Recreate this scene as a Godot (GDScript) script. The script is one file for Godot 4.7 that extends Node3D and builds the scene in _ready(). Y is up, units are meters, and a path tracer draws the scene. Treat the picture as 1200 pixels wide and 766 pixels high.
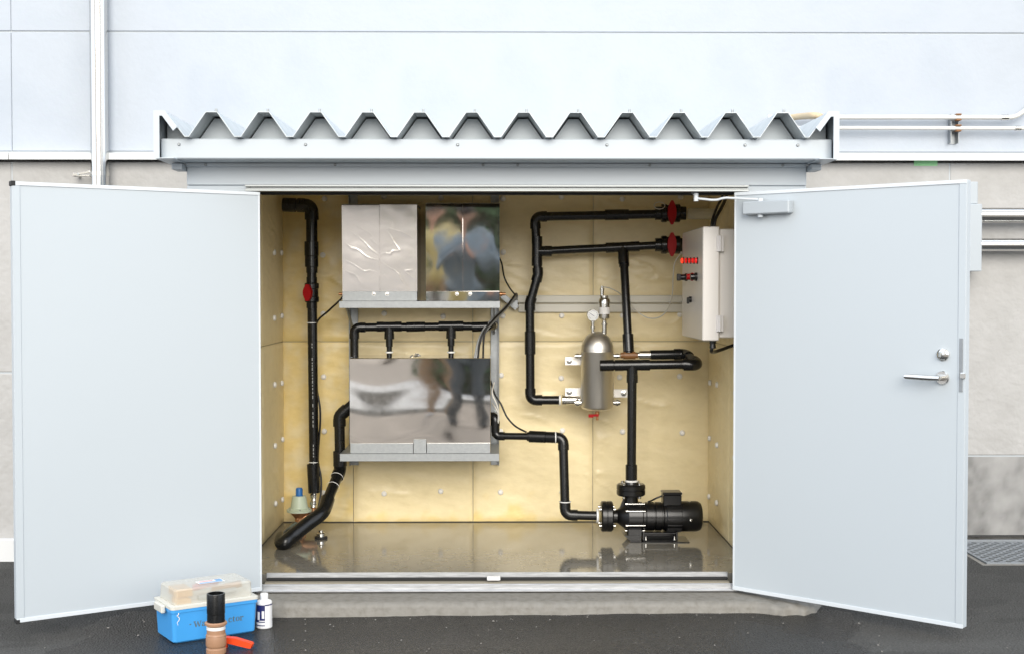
extends Node3D
# A plant shelter with two open steel doors against a factory wall, seen from the yard.
# Metres, y up. The shelter's door plane is z = 0, the yard lies towards +z, the asphalt is near y = 0.

const CAM_Y := 1.33
const CAM_Z := 5.5
const FOCAL := 1525.0          # in pixels of a 1200 x 766 picture
const UNIT := 0.0036066        # metres per such pixel in the door plane
const BACK_Z := -1.31          # lining of the shelter's rear wall
const WALL_Z := -1.36          # face of the factory wall
const FLOOR_Y := 0.115

var view := Basis.IDENTITY
var M := {}
var used := {}
var rng := RandomNumberGenerator.new()

# ---------------------------------------------------------------- mesh builder
class MB:
	var v := PackedVector3Array()
	var n := PackedVector3Array()
	var uv := PackedVector2Array()
	var col := PackedColorArray()
	var xf := Transform3D.IDENTITY
	var tint := Color(1, 1, 1)

	func tri(a: Vector3, b: Vector3, c: Vector3, na: Vector3, nb: Vector3, nc: Vector3, ua := Vector2.ZERO, ub := Vector2.ZERO, uc := Vector2.ZERO, ca = null, cb = null, cc = null) -> void:
		var g := (b - a).cross(c - a)
		if g.length_squared() < 1e-16:
			return
		var bs := xf.basis
		var flip := g.dot(na + nb + nc) * bs.determinant() > 0.0
		v.append(xf * a); n.append((bs * na).normalized()); uv.append(ua); col.append(tint if ca == null else ca)
		if flip:
			v.append(xf * c); n.append((bs * nc).normalized()); uv.append(uc); col.append(tint if cc == null else cc)
			v.append(xf * b); n.append((bs * nb).normalized()); uv.append(ub); col.append(tint if cb == null else cb)
		else:
			v.append(xf * b); n.append((bs * nb).normalized()); uv.append(ub); col.append(tint if cb == null else cb)
			v.append(xf * c); n.append((bs * nc).normalized()); uv.append(uc); col.append(tint if cc == null else cc)

	func quad(a: Vector3, b: Vector3, c: Vector3, d: Vector3, nn: Vector3) -> void:
		tri(a, b, c, nn, nn, nn, Vector2(0, 1), Vector2(1, 1), Vector2(1, 0))
		tri(a, c, d, nn, nn, nn, Vector2(0, 1), Vector2(1, 0), Vector2(0, 0))

	func flat(a: Vector3, b: Vector3, c: Vector3, d: Vector3, away: Vector3) -> void:
		var g := (b - a).cross(c - a)
		if g.length_squared() < 1e-14:
			g = (c - a).cross(d - a)
		g = g.normalized()
		if g.dot(away) < 0.0:
			g = -g
		quad(a, b, c, d, g)

	# a box with chamfered edges
	func box(c: Vector3, s: Vector3, bevel := 0.002) -> void:
		var h := s * 0.5
		var b: float = min(bevel, min(h.x, min(h.y, h.z)) * 0.9)
		for k in 3:
			var i := (k + 1) % 3
			var j := (k + 2) % 3
			for sg in [-1.0, 1.0]:
				var q := []
				for e in [[-1, -1], [1, -1], [1, 1], [-1, 1]]:
					var p := Vector3.ZERO
					p[k] = sg * h[k]
					p[i] = e[0] * (h[i] - b)
					p[j] = e[1] * (h[j] - b)
					q.append(c + p)
				var nn := Vector3.ZERO
				nn[k] = sg
				quad(q[0], q[1], q[2], q[3], nn)
			# edges along axis k
			for si in [-1.0, 1.0]:
				for sj in [-1.0, 1.0]:
					var a0 := Vector3.ZERO; a0[i] = si * h[i]; a0[j] = sj * (h[j] - b)
					var a1 := Vector3.ZERO; a1[i] = si * (h[i] - b); a1[j] = sj * h[j]
					var e0 := Vector3.ZERO; e0[k] = h[k] - b
					var nn := Vector3.ZERO; nn[i] = si; nn[j] = sj
					quad(c + a0 - e0, c + a1 - e0, c + a1 + e0, c + a0 + e0, nn.normalized())
		for sx in [-1.0, 1.0]:
			for sy in [-1.0, 1.0]:
				for sz in [-1.0, 1.0]:
					var sv := Vector3(sx, sy, sz)
					var p0 := Vector3(sx * h.x, sy * (h.y - b), sz * (h.z - b))
					var p1 := Vector3(sx * (h.x - b), sy * h.y, sz * (h.z - b))
					var p2 := Vector3(sx * (h.x - b), sy * (h.y - b), sz * h.z)
					var nn := sv.normalized()
					tri(c + p0, c + p1, c + p2, nn, nn, nn)

	func box2(lo: Vector3, hi: Vector3, bevel := 0.002) -> void:
		box((lo + hi) * 0.5, (hi - lo).abs(), bevel)

	# a bar of square section between two points
	func bar(a: Vector3, b: Vector3, w: float, h: float, up := Vector3.UP, bevel := 0.001) -> void:
		var d := (b - a).normalized()
		var s := d.cross(up).normalized()
		var u := s.cross(d).normalized()
		var old := xf
		xf = xf * Transform3D(Basis(s, u, -d), (a + b) * 0.5)
		box(Vector3.ZERO, Vector3(w, h, (b - a).length()), bevel)
		xf = old

	static func side_of(d: Vector3) -> Vector3:
		var r := Vector3.UP if abs(d.y) < 0.9 else Vector3.RIGHT
		return d.cross(r).normalized()

	# a round tube along points; r is a number or one radius for each point
	func tube(p: Array, r, sides := 14, caps := true) -> void:
		var m := p.size()
		var s := Vector3.ZERO
		var rings := []
		var norms := []
		for i in m:
			var d: Vector3 = (p[min(i + 1, m - 1)] - p[max(i - 1, 0)]).normalized()
			s = side_of(d) if i == 0 else (s - d * s.dot(d)).normalized()
			var u := d.cross(s)
			var rr: float = r[i] if r is Array else r
			var ring := []
			var nn := []
			for k in sides + 1:
				var a := TAU * k / sides
				var o := s * cos(a) + u * sin(a)
				nn.append(o)
				ring.append(p[i] + o * rr)
			rings.append(ring)
			norms.append(nn)
		for i in m - 1:
			for k in sides:
				tri(rings[i][k], rings[i][k + 1], rings[i + 1][k + 1], norms[i][k], norms[i][k + 1], norms[i + 1][k + 1])
				tri(rings[i][k], rings[i + 1][k + 1], rings[i + 1][k], norms[i][k], norms[i + 1][k + 1], norms[i + 1][k])
		if caps:
			for e in [0, m - 1]:
				var nn: Vector3 = (p[0] - p[1]).normalized() if e == 0 else (p[m - 1] - p[m - 2]).normalized()
				for k in sides:
					tri(p[e], rings[e][k], rings[e][k + 1], nn, nn, nn)

	# a solid of revolution; profile is [radius, height] pairs along axis from origin
	func lathe(prof: Array, o: Vector3, axis := Vector3.UP, sides := 24, sharp := 35.0) -> void:
		var ax := axis.normalized()
		var s := side_of(ax)
		var u := ax.cross(s)
		var m := prof.size()
		var sn := []
		for i in m - 1:
			var d := Vector2(prof[i + 1][0] - prof[i][0], prof[i + 1][1] - prof[i][1])
			sn.append(Vector2(d.y, -d.x).normalized() if d.length() > 1e-7 else Vector2(1, 0))
		for i in m - 1:
			var n0: Vector2 = sn[i]
			var n1: Vector2 = sn[i]
			if i > 0 and rad_to_deg(abs(sn[i - 1].angle_to(sn[i]))) < sharp:
				n0 = (sn[i - 1] + sn[i]).normalized()
			if i < m - 2 and rad_to_deg(abs(sn[i + 1].angle_to(sn[i]))) < sharp:
				n1 = (sn[i + 1] + sn[i]).normalized()
			for k in sides:
				var a := TAU * k / sides
				var b := TAU * (k + 1) / sides
				var da := s * cos(a) + u * sin(a)
				var db := s * cos(b) + u * sin(b)
				var p0: Vector3 = o + da * prof[i][0] + ax * prof[i][1]
				var p1: Vector3 = o + db * prof[i][0] + ax * prof[i][1]
				var p2: Vector3 = o + db * prof[i + 1][0] + ax * prof[i + 1][1]
				var p3: Vector3 = o + da * prof[i + 1][0] + ax * prof[i + 1][1]
				var q0 := da * n0.x + ax * n0.y
				var q1 := db * n0.x + ax * n0.y
				var q2 := db * n1.x + ax * n1.y
				var q3 := da * n1.x + ax * n1.y
				tri(p0, p1, p2, q0, q1, q2)
				tri(p0, p2, p3, q0, q2, q3)

	# a polygon in the x-y plane drawn out along z from z0 to z1
	func prism(poly: PackedVector2Array, z0: float, z1: float) -> void:
		var idx := Geometry2D.triangulate_polygon(poly)
		for e in [[z0, Vector3(0, 0, -1)], [z1, Vector3(0, 0, 1)]]:
			var nn: Vector3 = e[1]
			if z1 < z0:
				nn = -nn
			for t in range(0, idx.size(), 3):
				var a := poly[idx[t]]; var b := poly[idx[t + 1]]; var c := poly[idx[t + 2]]
				tri(Vector3(a.x, a.y, e[0]), Vector3(b.x, b.y, e[0]), Vector3(c.x, c.y, e[0]), nn, nn, nn)
		var ccw := not Geometry2D.is_polygon_clockwise(poly)
		for i in poly.size():
			var a := poly[i]; var b := poly[(i + 1) % poly.size()]
			var d := (b - a).normalized()
			var o := Vector3(d.y, -d.x, 0) if ccw else Vector3(-d.y, d.x, 0)
			quad(Vector3(a.x, a.y, z0), Vector3(b.x, b.y, z0), Vector3(b.x, b.y, z1), Vector3(a.x, a.y, z1), o)

	# a sheet of thickness t that follows an open outline in x-y, drawn out along z
	func fold(pts: Array, t: float, z0: float, z1: float) -> void:
		var poly := PackedVector2Array()
		var off := []
		for i in pts.size():
			var d0: Vector2 = (pts[i] - pts[max(i - 1, 0)]).normalized() if i > 0 else (pts[1] - pts[0]).normalized()
			var d1: Vector2 = (pts[min(i + 1, pts.size() - 1)] - pts[i]).normalized() if i < pts.size() - 1 else d0
			var nn := Vector2(-d0.y, d0.x) + Vector2(-d1.y, d1.x)
			nn = nn.normalized()
			var sc: float = max(0.5, nn.dot(Vector2(-d1.y, d1.x)))
			off.append(nn * t / sc)
		for i in pts.size():
			poly.append(pts[i])
		for i in range(pts.size() - 1, -1, -1):
			poly.append(pts[i] - off[i])
		prism(poly, z0, z1)

	# a grid over u, v in 0..1; f(u, v) gives the point, g(u, v) the colour
	func sheet(nu: int, nv: int, f: Callable, away: Vector3, g = null) -> void:
		var p := []
		for j in nv + 1:
			var row := []
			for i in nu + 1:
				row.append(f.call(float(i) / nu, float(j) / nv))
			p.append(row)
		var q := []
		var cs := []
		for j in nv + 1:
			var row := []
			var crow := []
			for i in nu + 1:
				var du: Vector3 = p[j][min(i + 1, nu)] - p[j][max(i - 1, 0)]
				var dv: Vector3 = p[min(j + 1, nv)][i] - p[max(j - 1, 0)][i]
				var nn := du.cross(dv).normalized()
				row.append(nn if nn.dot(away) > 0 else -nn)
				crow.append(g.call(float(i) / nu, float(j) / nv) if g != null else tint)
			q.append(row)
			cs.append(crow)
		for j in nv:
			for i in nu:
				var u0 := float(i) / nu; var u1 := float(i + 1) / nu
				var v0 := float(j) / nv; var v1 := float(j + 1) / nv
				tri(p[j][i], p[j][i + 1], p[j + 1][i + 1], q[j][i], q[j][i + 1], q[j + 1][i + 1], Vector2(u0, v0), Vector2(u1, v0), Vector2(u1, v1), cs[j][i], cs[j][i + 1], cs[j + 1][i + 1])
				tri(p[j][i], p[j + 1][i + 1], p[j + 1][i], q[j][i], q[j + 1][i + 1], q[j + 1][i], Vector2(u0, v0), Vector2(u1, v1), Vector2(u0, v1), cs[j][i], cs[j + 1][i + 1], cs[j + 1][i])

	func mesh(base := Vector3.ZERO) -> ArrayMesh:
		var arr := []
		arr.resize(Mesh.ARRAY_MAX)
		var w := v.duplicate()
		if base != Vector3.ZERO:
			for i in w.size():
				w[i] -= base
		arr[Mesh.ARRAY_VERTEX] = w
		arr[Mesh.ARRAY_NORMAL] = n
		arr[Mesh.ARRAY_TEX_UV] = uv
		arr[Mesh.ARRAY_COLOR] = col
		var m := ArrayMesh.new()
		m.add_surface_from_arrays(Mesh.PRIMITIVE_TRIANGLES, arr)
		return m

# ---------------------------------------------------------------- scene helpers
func numbered(called: String) -> String:
	if not used.has(called):
		used[called] = 0
		return called
	used[called] += 1
	return "%s_%03d" % [called, used[called]]

func describe(o: Node, label: String, category: String, group := "") -> void:
	o.set_meta("label", label)
	o.set_meta("category", category)
	if group:
		o.set_meta("group", group)

func thing(called: String, label: String, category: String, base := Vector3.ZERO, group := "") -> Node3D:
	var o := Node3D.new()
	o.name = numbered(called)
	add_child(o)
	o.position = base
	describe(o, label, category, group)
	return o

# commits a builder in world coordinates as a part of parent (which may itself be a part)
func part(parent: Node3D, called: String, b: MB, mat: Material, label := "") -> MeshInstance3D:
	var base := Vector3.ZERO
	var p: Node = parent
	while p != self and p is Node3D:
		base += (p as Node3D).position
		p = p.get_parent()
	var o := MeshInstance3D.new()
	o.name = called
	o.mesh = b.mesh(base)
	o.material_override = mat
	parent.add_child(o, true)
	if label:
		o.set_meta("label", label)
	return o

func piece(parent: Node3D, called: String, mesh: Mesh, mat: Material, at: Transform3D) -> MeshInstance3D:
	var base := Vector3.ZERO
	var p: Node = parent
	while p != self and p is Node3D:
		base += (p as Node3D).position
		p = p.get_parent()
	var o := MeshInstance3D.new()
	o.name = called
	o.mesh = mesh
	o.material_override = mat
	o.transform = Transform3D(at.basis, at.origin - base)
	parent.add_child(o, true)
	return o

func solo(called: String, b: MB, mat: Material, base: Vector3, kind := "") -> MeshInstance3D:
	var o := MeshInstance3D.new()
	o.name = numbered(called)
	o.mesh = b.mesh(base)
	o.material_override = mat
	add_child(o)
	o.position = base
	if kind:
		o.set_meta("kind", kind)
	return o

# the place at depth z that was surveyed at a point of the photograph
func P(px: float, py: float, z: float) -> Vector3:
	var d := view * Vector3((px - 600.0) / FOCAL, (383.0 - py) / FOCAL, -1.0)
	return Vector3(0, CAM_Y, CAM_Z) + d * ((z - CAM_Z) / d.z)

# metres per photograph pixel at depth z
func mpp(z: float) -> float:
	return UNIT * (CAM_Z - z) / CAM_Z

func lin(r: float, g: float, b: float) -> Color:
	return Color(r, g, b).linear_to_srgb()

func noise_tex(seed_: int, freq: float, size := 512, normal := false, strength := 4.0, ramp = null, octaves := 4, kind := FastNoiseLite.TYPE_SIMPLEX_SMOOTH) -> NoiseTexture2D:
	var f := FastNoiseLite.new()
	f.seed = seed_
	f.noise_type = kind
	f.frequency = freq
	f.fractal_octaves = octaves
	var t := NoiseTexture2D.new()
	t.width = size
	t.height = size
	t.seamless = true
	t.noise = f
	t.as_normal_map = normal
	t.bump_strength = strength
	if ramp != null:
		t.color_ramp = ramp
	return t

func ramp(cols: Array) -> Gradient:
	var g := Gradient.new()
	var o := PackedFloat32Array()
	var c := PackedColorArray()
	for e in cols:
		o.append(e[0])
		c.append(e[1])
	g.offsets = o
	g.colors = c
	return g

func mat(called: String, c: Color, rough := 0.5, metal := 0.0) -> StandardMaterial3D:
	var m := StandardMaterial3D.new()
	m.resource_name = called
	m.albedo_color = c
	m.roughness = rough
	m.metallic = metal
	M[called] = m
	return m

func triplanar(m: StandardMaterial3D, s: Vector3, world := false) -> void:
	m.uv1_triplanar = true
	m.uv1_world_triplanar = world
	m.uv1_scale = s

func curve_pts(pts: Array, step := 0.02) -> Array:
	var c := Curve3D.new()
	for i in pts.size():
		var a: Vector3 = pts[max(i - 1, 0)]
		var b: Vector3 = pts[min(i + 1, pts.size() - 1)]
		var t := (b - a) / 6.0
		c.add_point(pts[i], -t, t)
	c.bake_interval = step
	return Array(c.get_baked_points())

# ---------------------------------------------------------------- set-up
func _ready() -> void:
	rng.seed = 20240
	set_view()
	make_materials()
	ground()
	factory()
	shelter()
	wall_fittings()
	rack_and_boxes()
	pipework()
	tank()
	pump()
	control_box()
	cables()
	yard_things()
	behind_camera()

func set_view() -> void:
	view = Basis(Vector3.UP, deg_to_rad(-0.64)) * Basis(Vector3.RIGHT, deg_to_rad(-1.6))
	var cam := Camera3D.new()
	cam.name = "camera"
	cam.fov = rad_to_deg(2.0 * atan(383.0 / FOCAL))
	cam.near = 0.05
	cam.far = 400.0
	cam.transform = Transform3D(view, Vector3(0, CAM_Y, CAM_Z))
	add_child(cam)
	cam.current = true
	var env := Environment.new()
	env.background_mode = Environment.BG_SKY
	var sky := Sky.new()
	var sm := ProceduralSkyMaterial.new()
	sm.sky_top_color = Color(0.90, 0.94, 1.0)
	sm.sky_horizon_color = Color(0.92, 0.94, 0.97)
	sm.sky_curve = 0.2
	sm.ground_bottom_color = Color(0.25, 0.25, 0.26)
	sm.ground_horizon_color = Color(0.6, 0.62, 0.64)
	sm.sky_energy_multiplier = 1.0
	sky.sky_material = sm
	env.sky = sky
	env.tonemap_mode = Environment.TONE_MAPPER_LINEAR
	env.tonemap_exposure = 2.25
	env.sdfgi_enabled = true
	env.ssao_enabled = true
	env.ssil_enabled = true
	var we := WorldEnvironment.new()
	we.name = "world_environment"
	we.environment = env
	add_child(we)
	var sun := DirectionalLight3D.new()
	sun.name = "overcast_sun"
	sun.light_energy = 0.5
	sun.light_angular_distance = 40.0
	sun.light_color = Color(1.0, 0.98, 0.95)
	sun.shadow_enabled = true
	sun.rotation_degrees = Vector3(-22, 4, 0)
	add_child(sun)

func make_materials() -> void:
	var m: StandardMaterial3D
	var smooth_n := noise_tex(3, 0.01, 512, true, 2.0)
	var grain_n := noise_tex(4, 0.09, 512, true, 5.0)
	# painted sheet steel, pale blue grey
	m = mat("door_paint", lin(0.462, 0.508, 0.54), 0.34)
	m.normal_enabled = true; m.normal_texture = noise_tex(5, 0.006, 512, true, 1.0); m.normal_scale = 0.25
	triplanar(m, Vector3(0.6, 0.6, 0.6))
	m = mat("trim_white", lin(0.62, 0.66, 0.69), 0.3)
	m = mat("shelter_paint", lin(0.50, 0.55, 0.59), 0.4)
	m.normal_enabled = true; m.normal_texture = smooth_n; m.normal_scale = 0.2
	triplanar(m, Vector3(0.8, 0.8, 0.8))
	m = mat("fascia_paint", lin(0.47, 0.52, 0.56), 0.4)
	m = mat("roof_steel", lin(0.62, 0.66, 0.68), 0.40, 0.15)
	m.albedo_texture = noise_tex(12, 0.02, 512, false, 1.0, ramp([[0.0, Color(0.86, 0.87, 0.87)], [1.0, Color(1, 1, 1)]]))
	triplanar(m, Vector3(1.2, 1.2, 1.2))
	m = mat("closure_steel", lin(0.50, 0.55, 0.585), 0.45, 0.1)
	m = mat("closer_paint", lin(0.40, 0.44, 0.47), 0.4)
	m = mat("track_steel", lin(0.34, 0.36, 0.36), 0.4, 0.5)
	m = mat("track_dust", lin(0.26, 0.235, 0.185), 0.8)
	m = mat("dark_rubber", lin(0.012, 0.012, 0.012), 0.7)
	# factory wall
	m = mat("wall_panel", lin(0.44, 0.48, 0.53), 0.5)
	m.metallic_specular = 0.3
	m.albedo_texture = noise_tex(21, 0.004, 512, false, 1.0, ramp([[0.0, Color(0.97, 0.975, 0.98)], [0.6, Color(1, 1, 1)], [1.0, Color(0.985, 0.985, 0.985)]]))
	m.normal_enabled = true; m.normal_texture = noise_tex(22, 0.05, 512, true, 3.0); m.normal_scale = 0.10
	triplanar(m, Vector3(0.9, 0.9, 0.9), true)
	m = mat("wall_concrete", lin(0.435, 0.43, 0.42), 0.8)
	m.albedo_texture = noise_tex(23, 0.008, 1024, false, 1.0, ramp([[0.0, Color(0.945, 0.943, 0.94)], [0.4, Color(0.98, 0.98, 0.978)], [0.7, Color(1, 1, 1)], [1.0, Color(0.965, 0.965, 0.962)]]), 5)
	m.normal_enabled = true; m.normal_texture = grain_n; m.normal_scale = 0.12
	triplanar(m, Vector3(0.45, 0.45, 0.45), true)
	m = mat("concrete", lin(0.25, 0.24, 0.215), 0.75)
	m.albedo_texture = noise_tex(24, 0.02, 1024, false, 1.0, ramp([[0.0, Color(0.84, 0.83, 0.81)], [0.5, Color(0.95, 0.945, 0.94)], [1.0, Color(1, 1, 1)]]), 6)
	m.normal_enabled = true; m.normal_texture = grain_n; m.normal_scale = 0.25
	triplanar(m, Vector3(1.1, 1.1, 1.1), true)
	m = mat("yard_gravel", lin(0.38, 0.325, 0.27), 0.9)
	m.albedo_texture = noise_tex(28, 0.02, 512, false, 1.0, ramp([[0.0, Color(0.7, 0.7, 0.7)], [1.0, Color(1, 1, 1)]]), 5)
	triplanar(m, Vector3(0.2, 0.2, 0.2), true)
	m = mat("flashing_white", lin(0.66, 0.67, 0.67), 0.4)
	m = mat("sealant", lin(0.44, 0.475, 0.50), 0.6)
	m = mat("stained_concrete", Color(1, 1, 1), 0.8)
	m.vertex_color_use_as_albedo = true
	# inside the shelter
	m = mat("insulation", Color(1, 1, 1), 0.36)
	m.vertex_color_use_as_albedo = true
	m.normal_enabled = true; m.normal_texture = noise_tex(31, 0.02, 512, true, 3.0); m.normal_scale = 0.25
	m.albedo_texture = noise_tex(32, 0.012, 512, false, 1.0, ramp([[0.0, Color(0.965, 0.96, 0.945)], [0.6, Color(1, 1, 1)], [1.0, Color(0.985, 0.98, 0.97)]]), 4)
	triplanar(m, Vector3(1.3, 2.6, 1.3))
	m = mat("cap_plastic", lin(0.84, 0.82, 0.78), 0.4)
	m = mat("wet_floor", lin(0.215, 0.205, 0.178), 0.10)
	m.albedo_texture = noise_tex(33, 0.012, 1024, false, 1.0, ramp([[0.0, Color(0.91, 0.905, 0.895)], [0.5, Color(0.97, 0.965, 0.96)], [1.0, Color(1, 1, 1)]]), 6)
	m.roughness_texture = noise_tex(34, 0.006, 512, false, 1.0, ramp([[0.0, Color(0.7, 0.7, 0.7)], [1.0, Color(1, 1, 1)]]), 3)
	m.roughness_texture_channel = BaseMaterial3D.TEXTURE_CHANNEL_RED
	m.metallic_specular = 0.6
	triplanar(m, Vector3(0.9, 0.9, 0.9), true)
	m = mat("aluminium", lin(0.62, 0.63, 0.64), 0.42, 0.6)
	m.albedo_texture = noise_tex(35, 0.03, 512, false, 1.0, ramp([[0.0, Color(0.8, 0.8, 0.8)], [1.0, Color(1, 1, 1)]]))
	triplanar(m, Vector3(0.6, 6, 6))
	# machinery
	m = mat("mirror_steel", lin(0.66, 0.63, 0.59), 0.06, 1.0)
	m.roughness_texture = noise_tex(41, 0.02, 512, false, 1.0, ramp([[0.0, Color(0.5, 0.5, 0.5)], [1.0, Color(1, 1, 1)]]))
	triplanar(m, Vector3(2, 2, 2))
	m = mat("film_steel", lin(0.70, 0.67, 0.64), 0.17, 1.0)
	m.normal_enabled = true; m.normal_texture = noise_tex(42, 0.008, 512, true, 9.0, null, 3, FastNoiseLite.TYPE_SIMPLEX); m.normal_scale = 0.05
	triplanar(m, Vector3(0.8, 1.2, 0.8))
	m = mat("brushed_steel", lin(0.70, 0.675, 0.63), 0.42, 1.0)
	m = mat("fitting_steel", lin(0.66, 0.65, 0.62), 0.2, 1.0)
	m = mat("galvanised", lin(0.36, 0.38, 0.39), 0.48, 0.75)
	m.albedo_texture = noise_tex(44, 0.03, 512, false, 1.0, ramp([[0.0, Color(0.93, 0.93, 0.935)], [1.0, Color(1, 1, 1)]]), 3, FastNoiseLite.TYPE_CELLULAR)
	triplanar(m, Vector3(3, 3, 3))
	m = mat("pvc_black", lin(0.0050, 0.0056, 0.0062), 0.30)
	m.roughness_texture = noise_tex(45, 0.02, 512, false, 1.0, ramp([[0.0, Color(0.7, 0.7, 0.7)], [1.0, Color(1, 1, 1)]]))
	triplanar(m, Vector3(4, 4, 4))
	m = mat("pump_black", lin(0.0042, 0.0042, 0.0046), 0.28)
	m = mat("cable_black", lin(0.007, 0.007, 0.007), 0.42)
	m = mat("cable_grey", lin(0.33, 0.34, 0.34), 0.5)
	m = mat("cable_white", lin(0.62, 0.60, 0.54), 0.4)
	m = mat("seal_white", lin(0.75, 0.75, 0.73), 0.5)
	m = mat("red_plastic", lin(0.36, 0.006, 0.008), 0.45)
	m.metallic_specular = 0.3
	m = mat("white_plastic", lin(0.74, 0.73, 0.72), 0.4)
	m = mat("box_paint", lin(0.66, 0.63, 0.595), 0.28)
	m = mat("box_edge", lin(0.62, 0.60, 0.59), 0.35)
	m = mat("trunking", lin(0.68, 0.66, 0.58), 0.45)
	m = mat("bronze", lin(0.50, 0.25, 0.12), 0.32, 0.7)
	m = mat("brown_fitting", lin(0.20, 0.09, 0.03), 0.45)
	m = mat("regulator_green", lin(0.52, 0.60, 0.47), 0.42)
	m = mat("blue_cap", lin(0.02, 0.15, 0.45), 0.4)
	m = mat("clear_pvc", Color(0.92, 0.9, 0.82, 0.42), 0.08)
	m.transparency = BaseMaterial3D.TRANSPARENCY_ALPHA
	m = mat("lamp_lit", lin(0.6, 0.03, 0.02), 0.3)
	m.emission_enabled = true; m.emission = Color(1.0, 0.16, 0.06); m.emission_energy_multiplier = 1.1
	m = mat("lamp_red", lin(0.55, 0.02, 0.02), 0.3)
	m.emission_enabled = true; m.emission = Color(1.0, 0.04, 0.02); m.emission_energy_multiplier = 0.22
	# yard things
	m = mat("toolbox_blue", lin(0.055, 0.33, 0.74), 0.38)
	m = mat("lid_clear", Color(0.86, 0.85, 0.80, 0.42), 0.25)
	m.transparency = BaseMaterial3D.TRANSPARENCY_ALPHA
	m = mat("lid_rim", lin(0.62, 0.61, 0.55), 0.35)
	m = mat("cardboard", lin(0.60, 0.36, 0.14), 0.7)
	m = mat("tan_plastic", lin(0.36, 0.20, 0.115), 0.42)
	m = mat("orange_plastic", lin(0.85, 0.07, 0.012), 0.4)
	m = mat("bottle_white", lin(0.78, 0.78, 0.78), 0.35)
	m = mat("navy", lin(0.015, 0.02, 0.11), 0.4)
	m = mat("sticker_blue", lin(0.15, 0.36, 0.62), 0.5)
	m = mat("sticker_red", lin(0.62, 0.10, 0.10), 0.5)
	m = mat("print_grey", lin(0.10, 0.15, 0.17), 0.5)
	m = mat("tape_green", lin(0.28, 0.62, 0.30), 0.6)
	m = mat("chrome_pipe", lin(0.60, 0.60, 0.59), 0.16, 1.0)
	m = mat("conduit_paint", lin(0.70, 0.70, 0.68), 0.4, 0.2)
	m = mat("rust", lin(0.25, 0.12, 0.05), 0.8)
	m = mat("beige_pipe", lin(0.60, 0.48, 0.31), 0.5)
	m = mat("grate_steel", lin(0.26, 0.28, 0.30), 0.6, 0.3)
	m = mat("pit_dark", lin(0.065, 0.058, 0.05), 0.6)  # dark brown pit bottom, so the grate openings look dark
	m = mat("glass_face", lin(0.74, 0.75, 0.75), 0.25)
	m = mat("grit", lin(0.24, 0.23, 0.21), 0.8)

# ---------------------------------------------------------------- the yard
func ground_y(x: float, z: float) -> float:
	var y := 0.012 * clampf(x, -2.0, 2.0) * 0.6
	y += 0.02 * smoothstep(1.4, 2.2, x) * smoothstep(0.4, -1.0, z)
	y -= 0.075 * smoothstep(-1.5, -2.4, x) * smoothstep(0.5, -1.0, z)
	return y

func wet_at(x: float, z: float, f: FastNoiseLite) -> float:
	var w := f.get_noise_2d(x * 100.0, z * 100.0)
	var w2 := f.get_noise_2d(x * 400.0 + 90.0, z * 400.0)
	var lo := -1.56 - 0.12 * z + 0.10 * w + 0.03 * w2
	var hi := 1.46 - 0.10 * z + 0.13 * w + 0.05 * w2 - 0.45 * smoothstep(0.2, 0.09, z)
	return smoothstep(0.0, 0.02, x - lo) * smoothstep(0.0, 0.02, hi - x) * smoothstep(0.05, 0.08, z + 0.03 * w)

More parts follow.
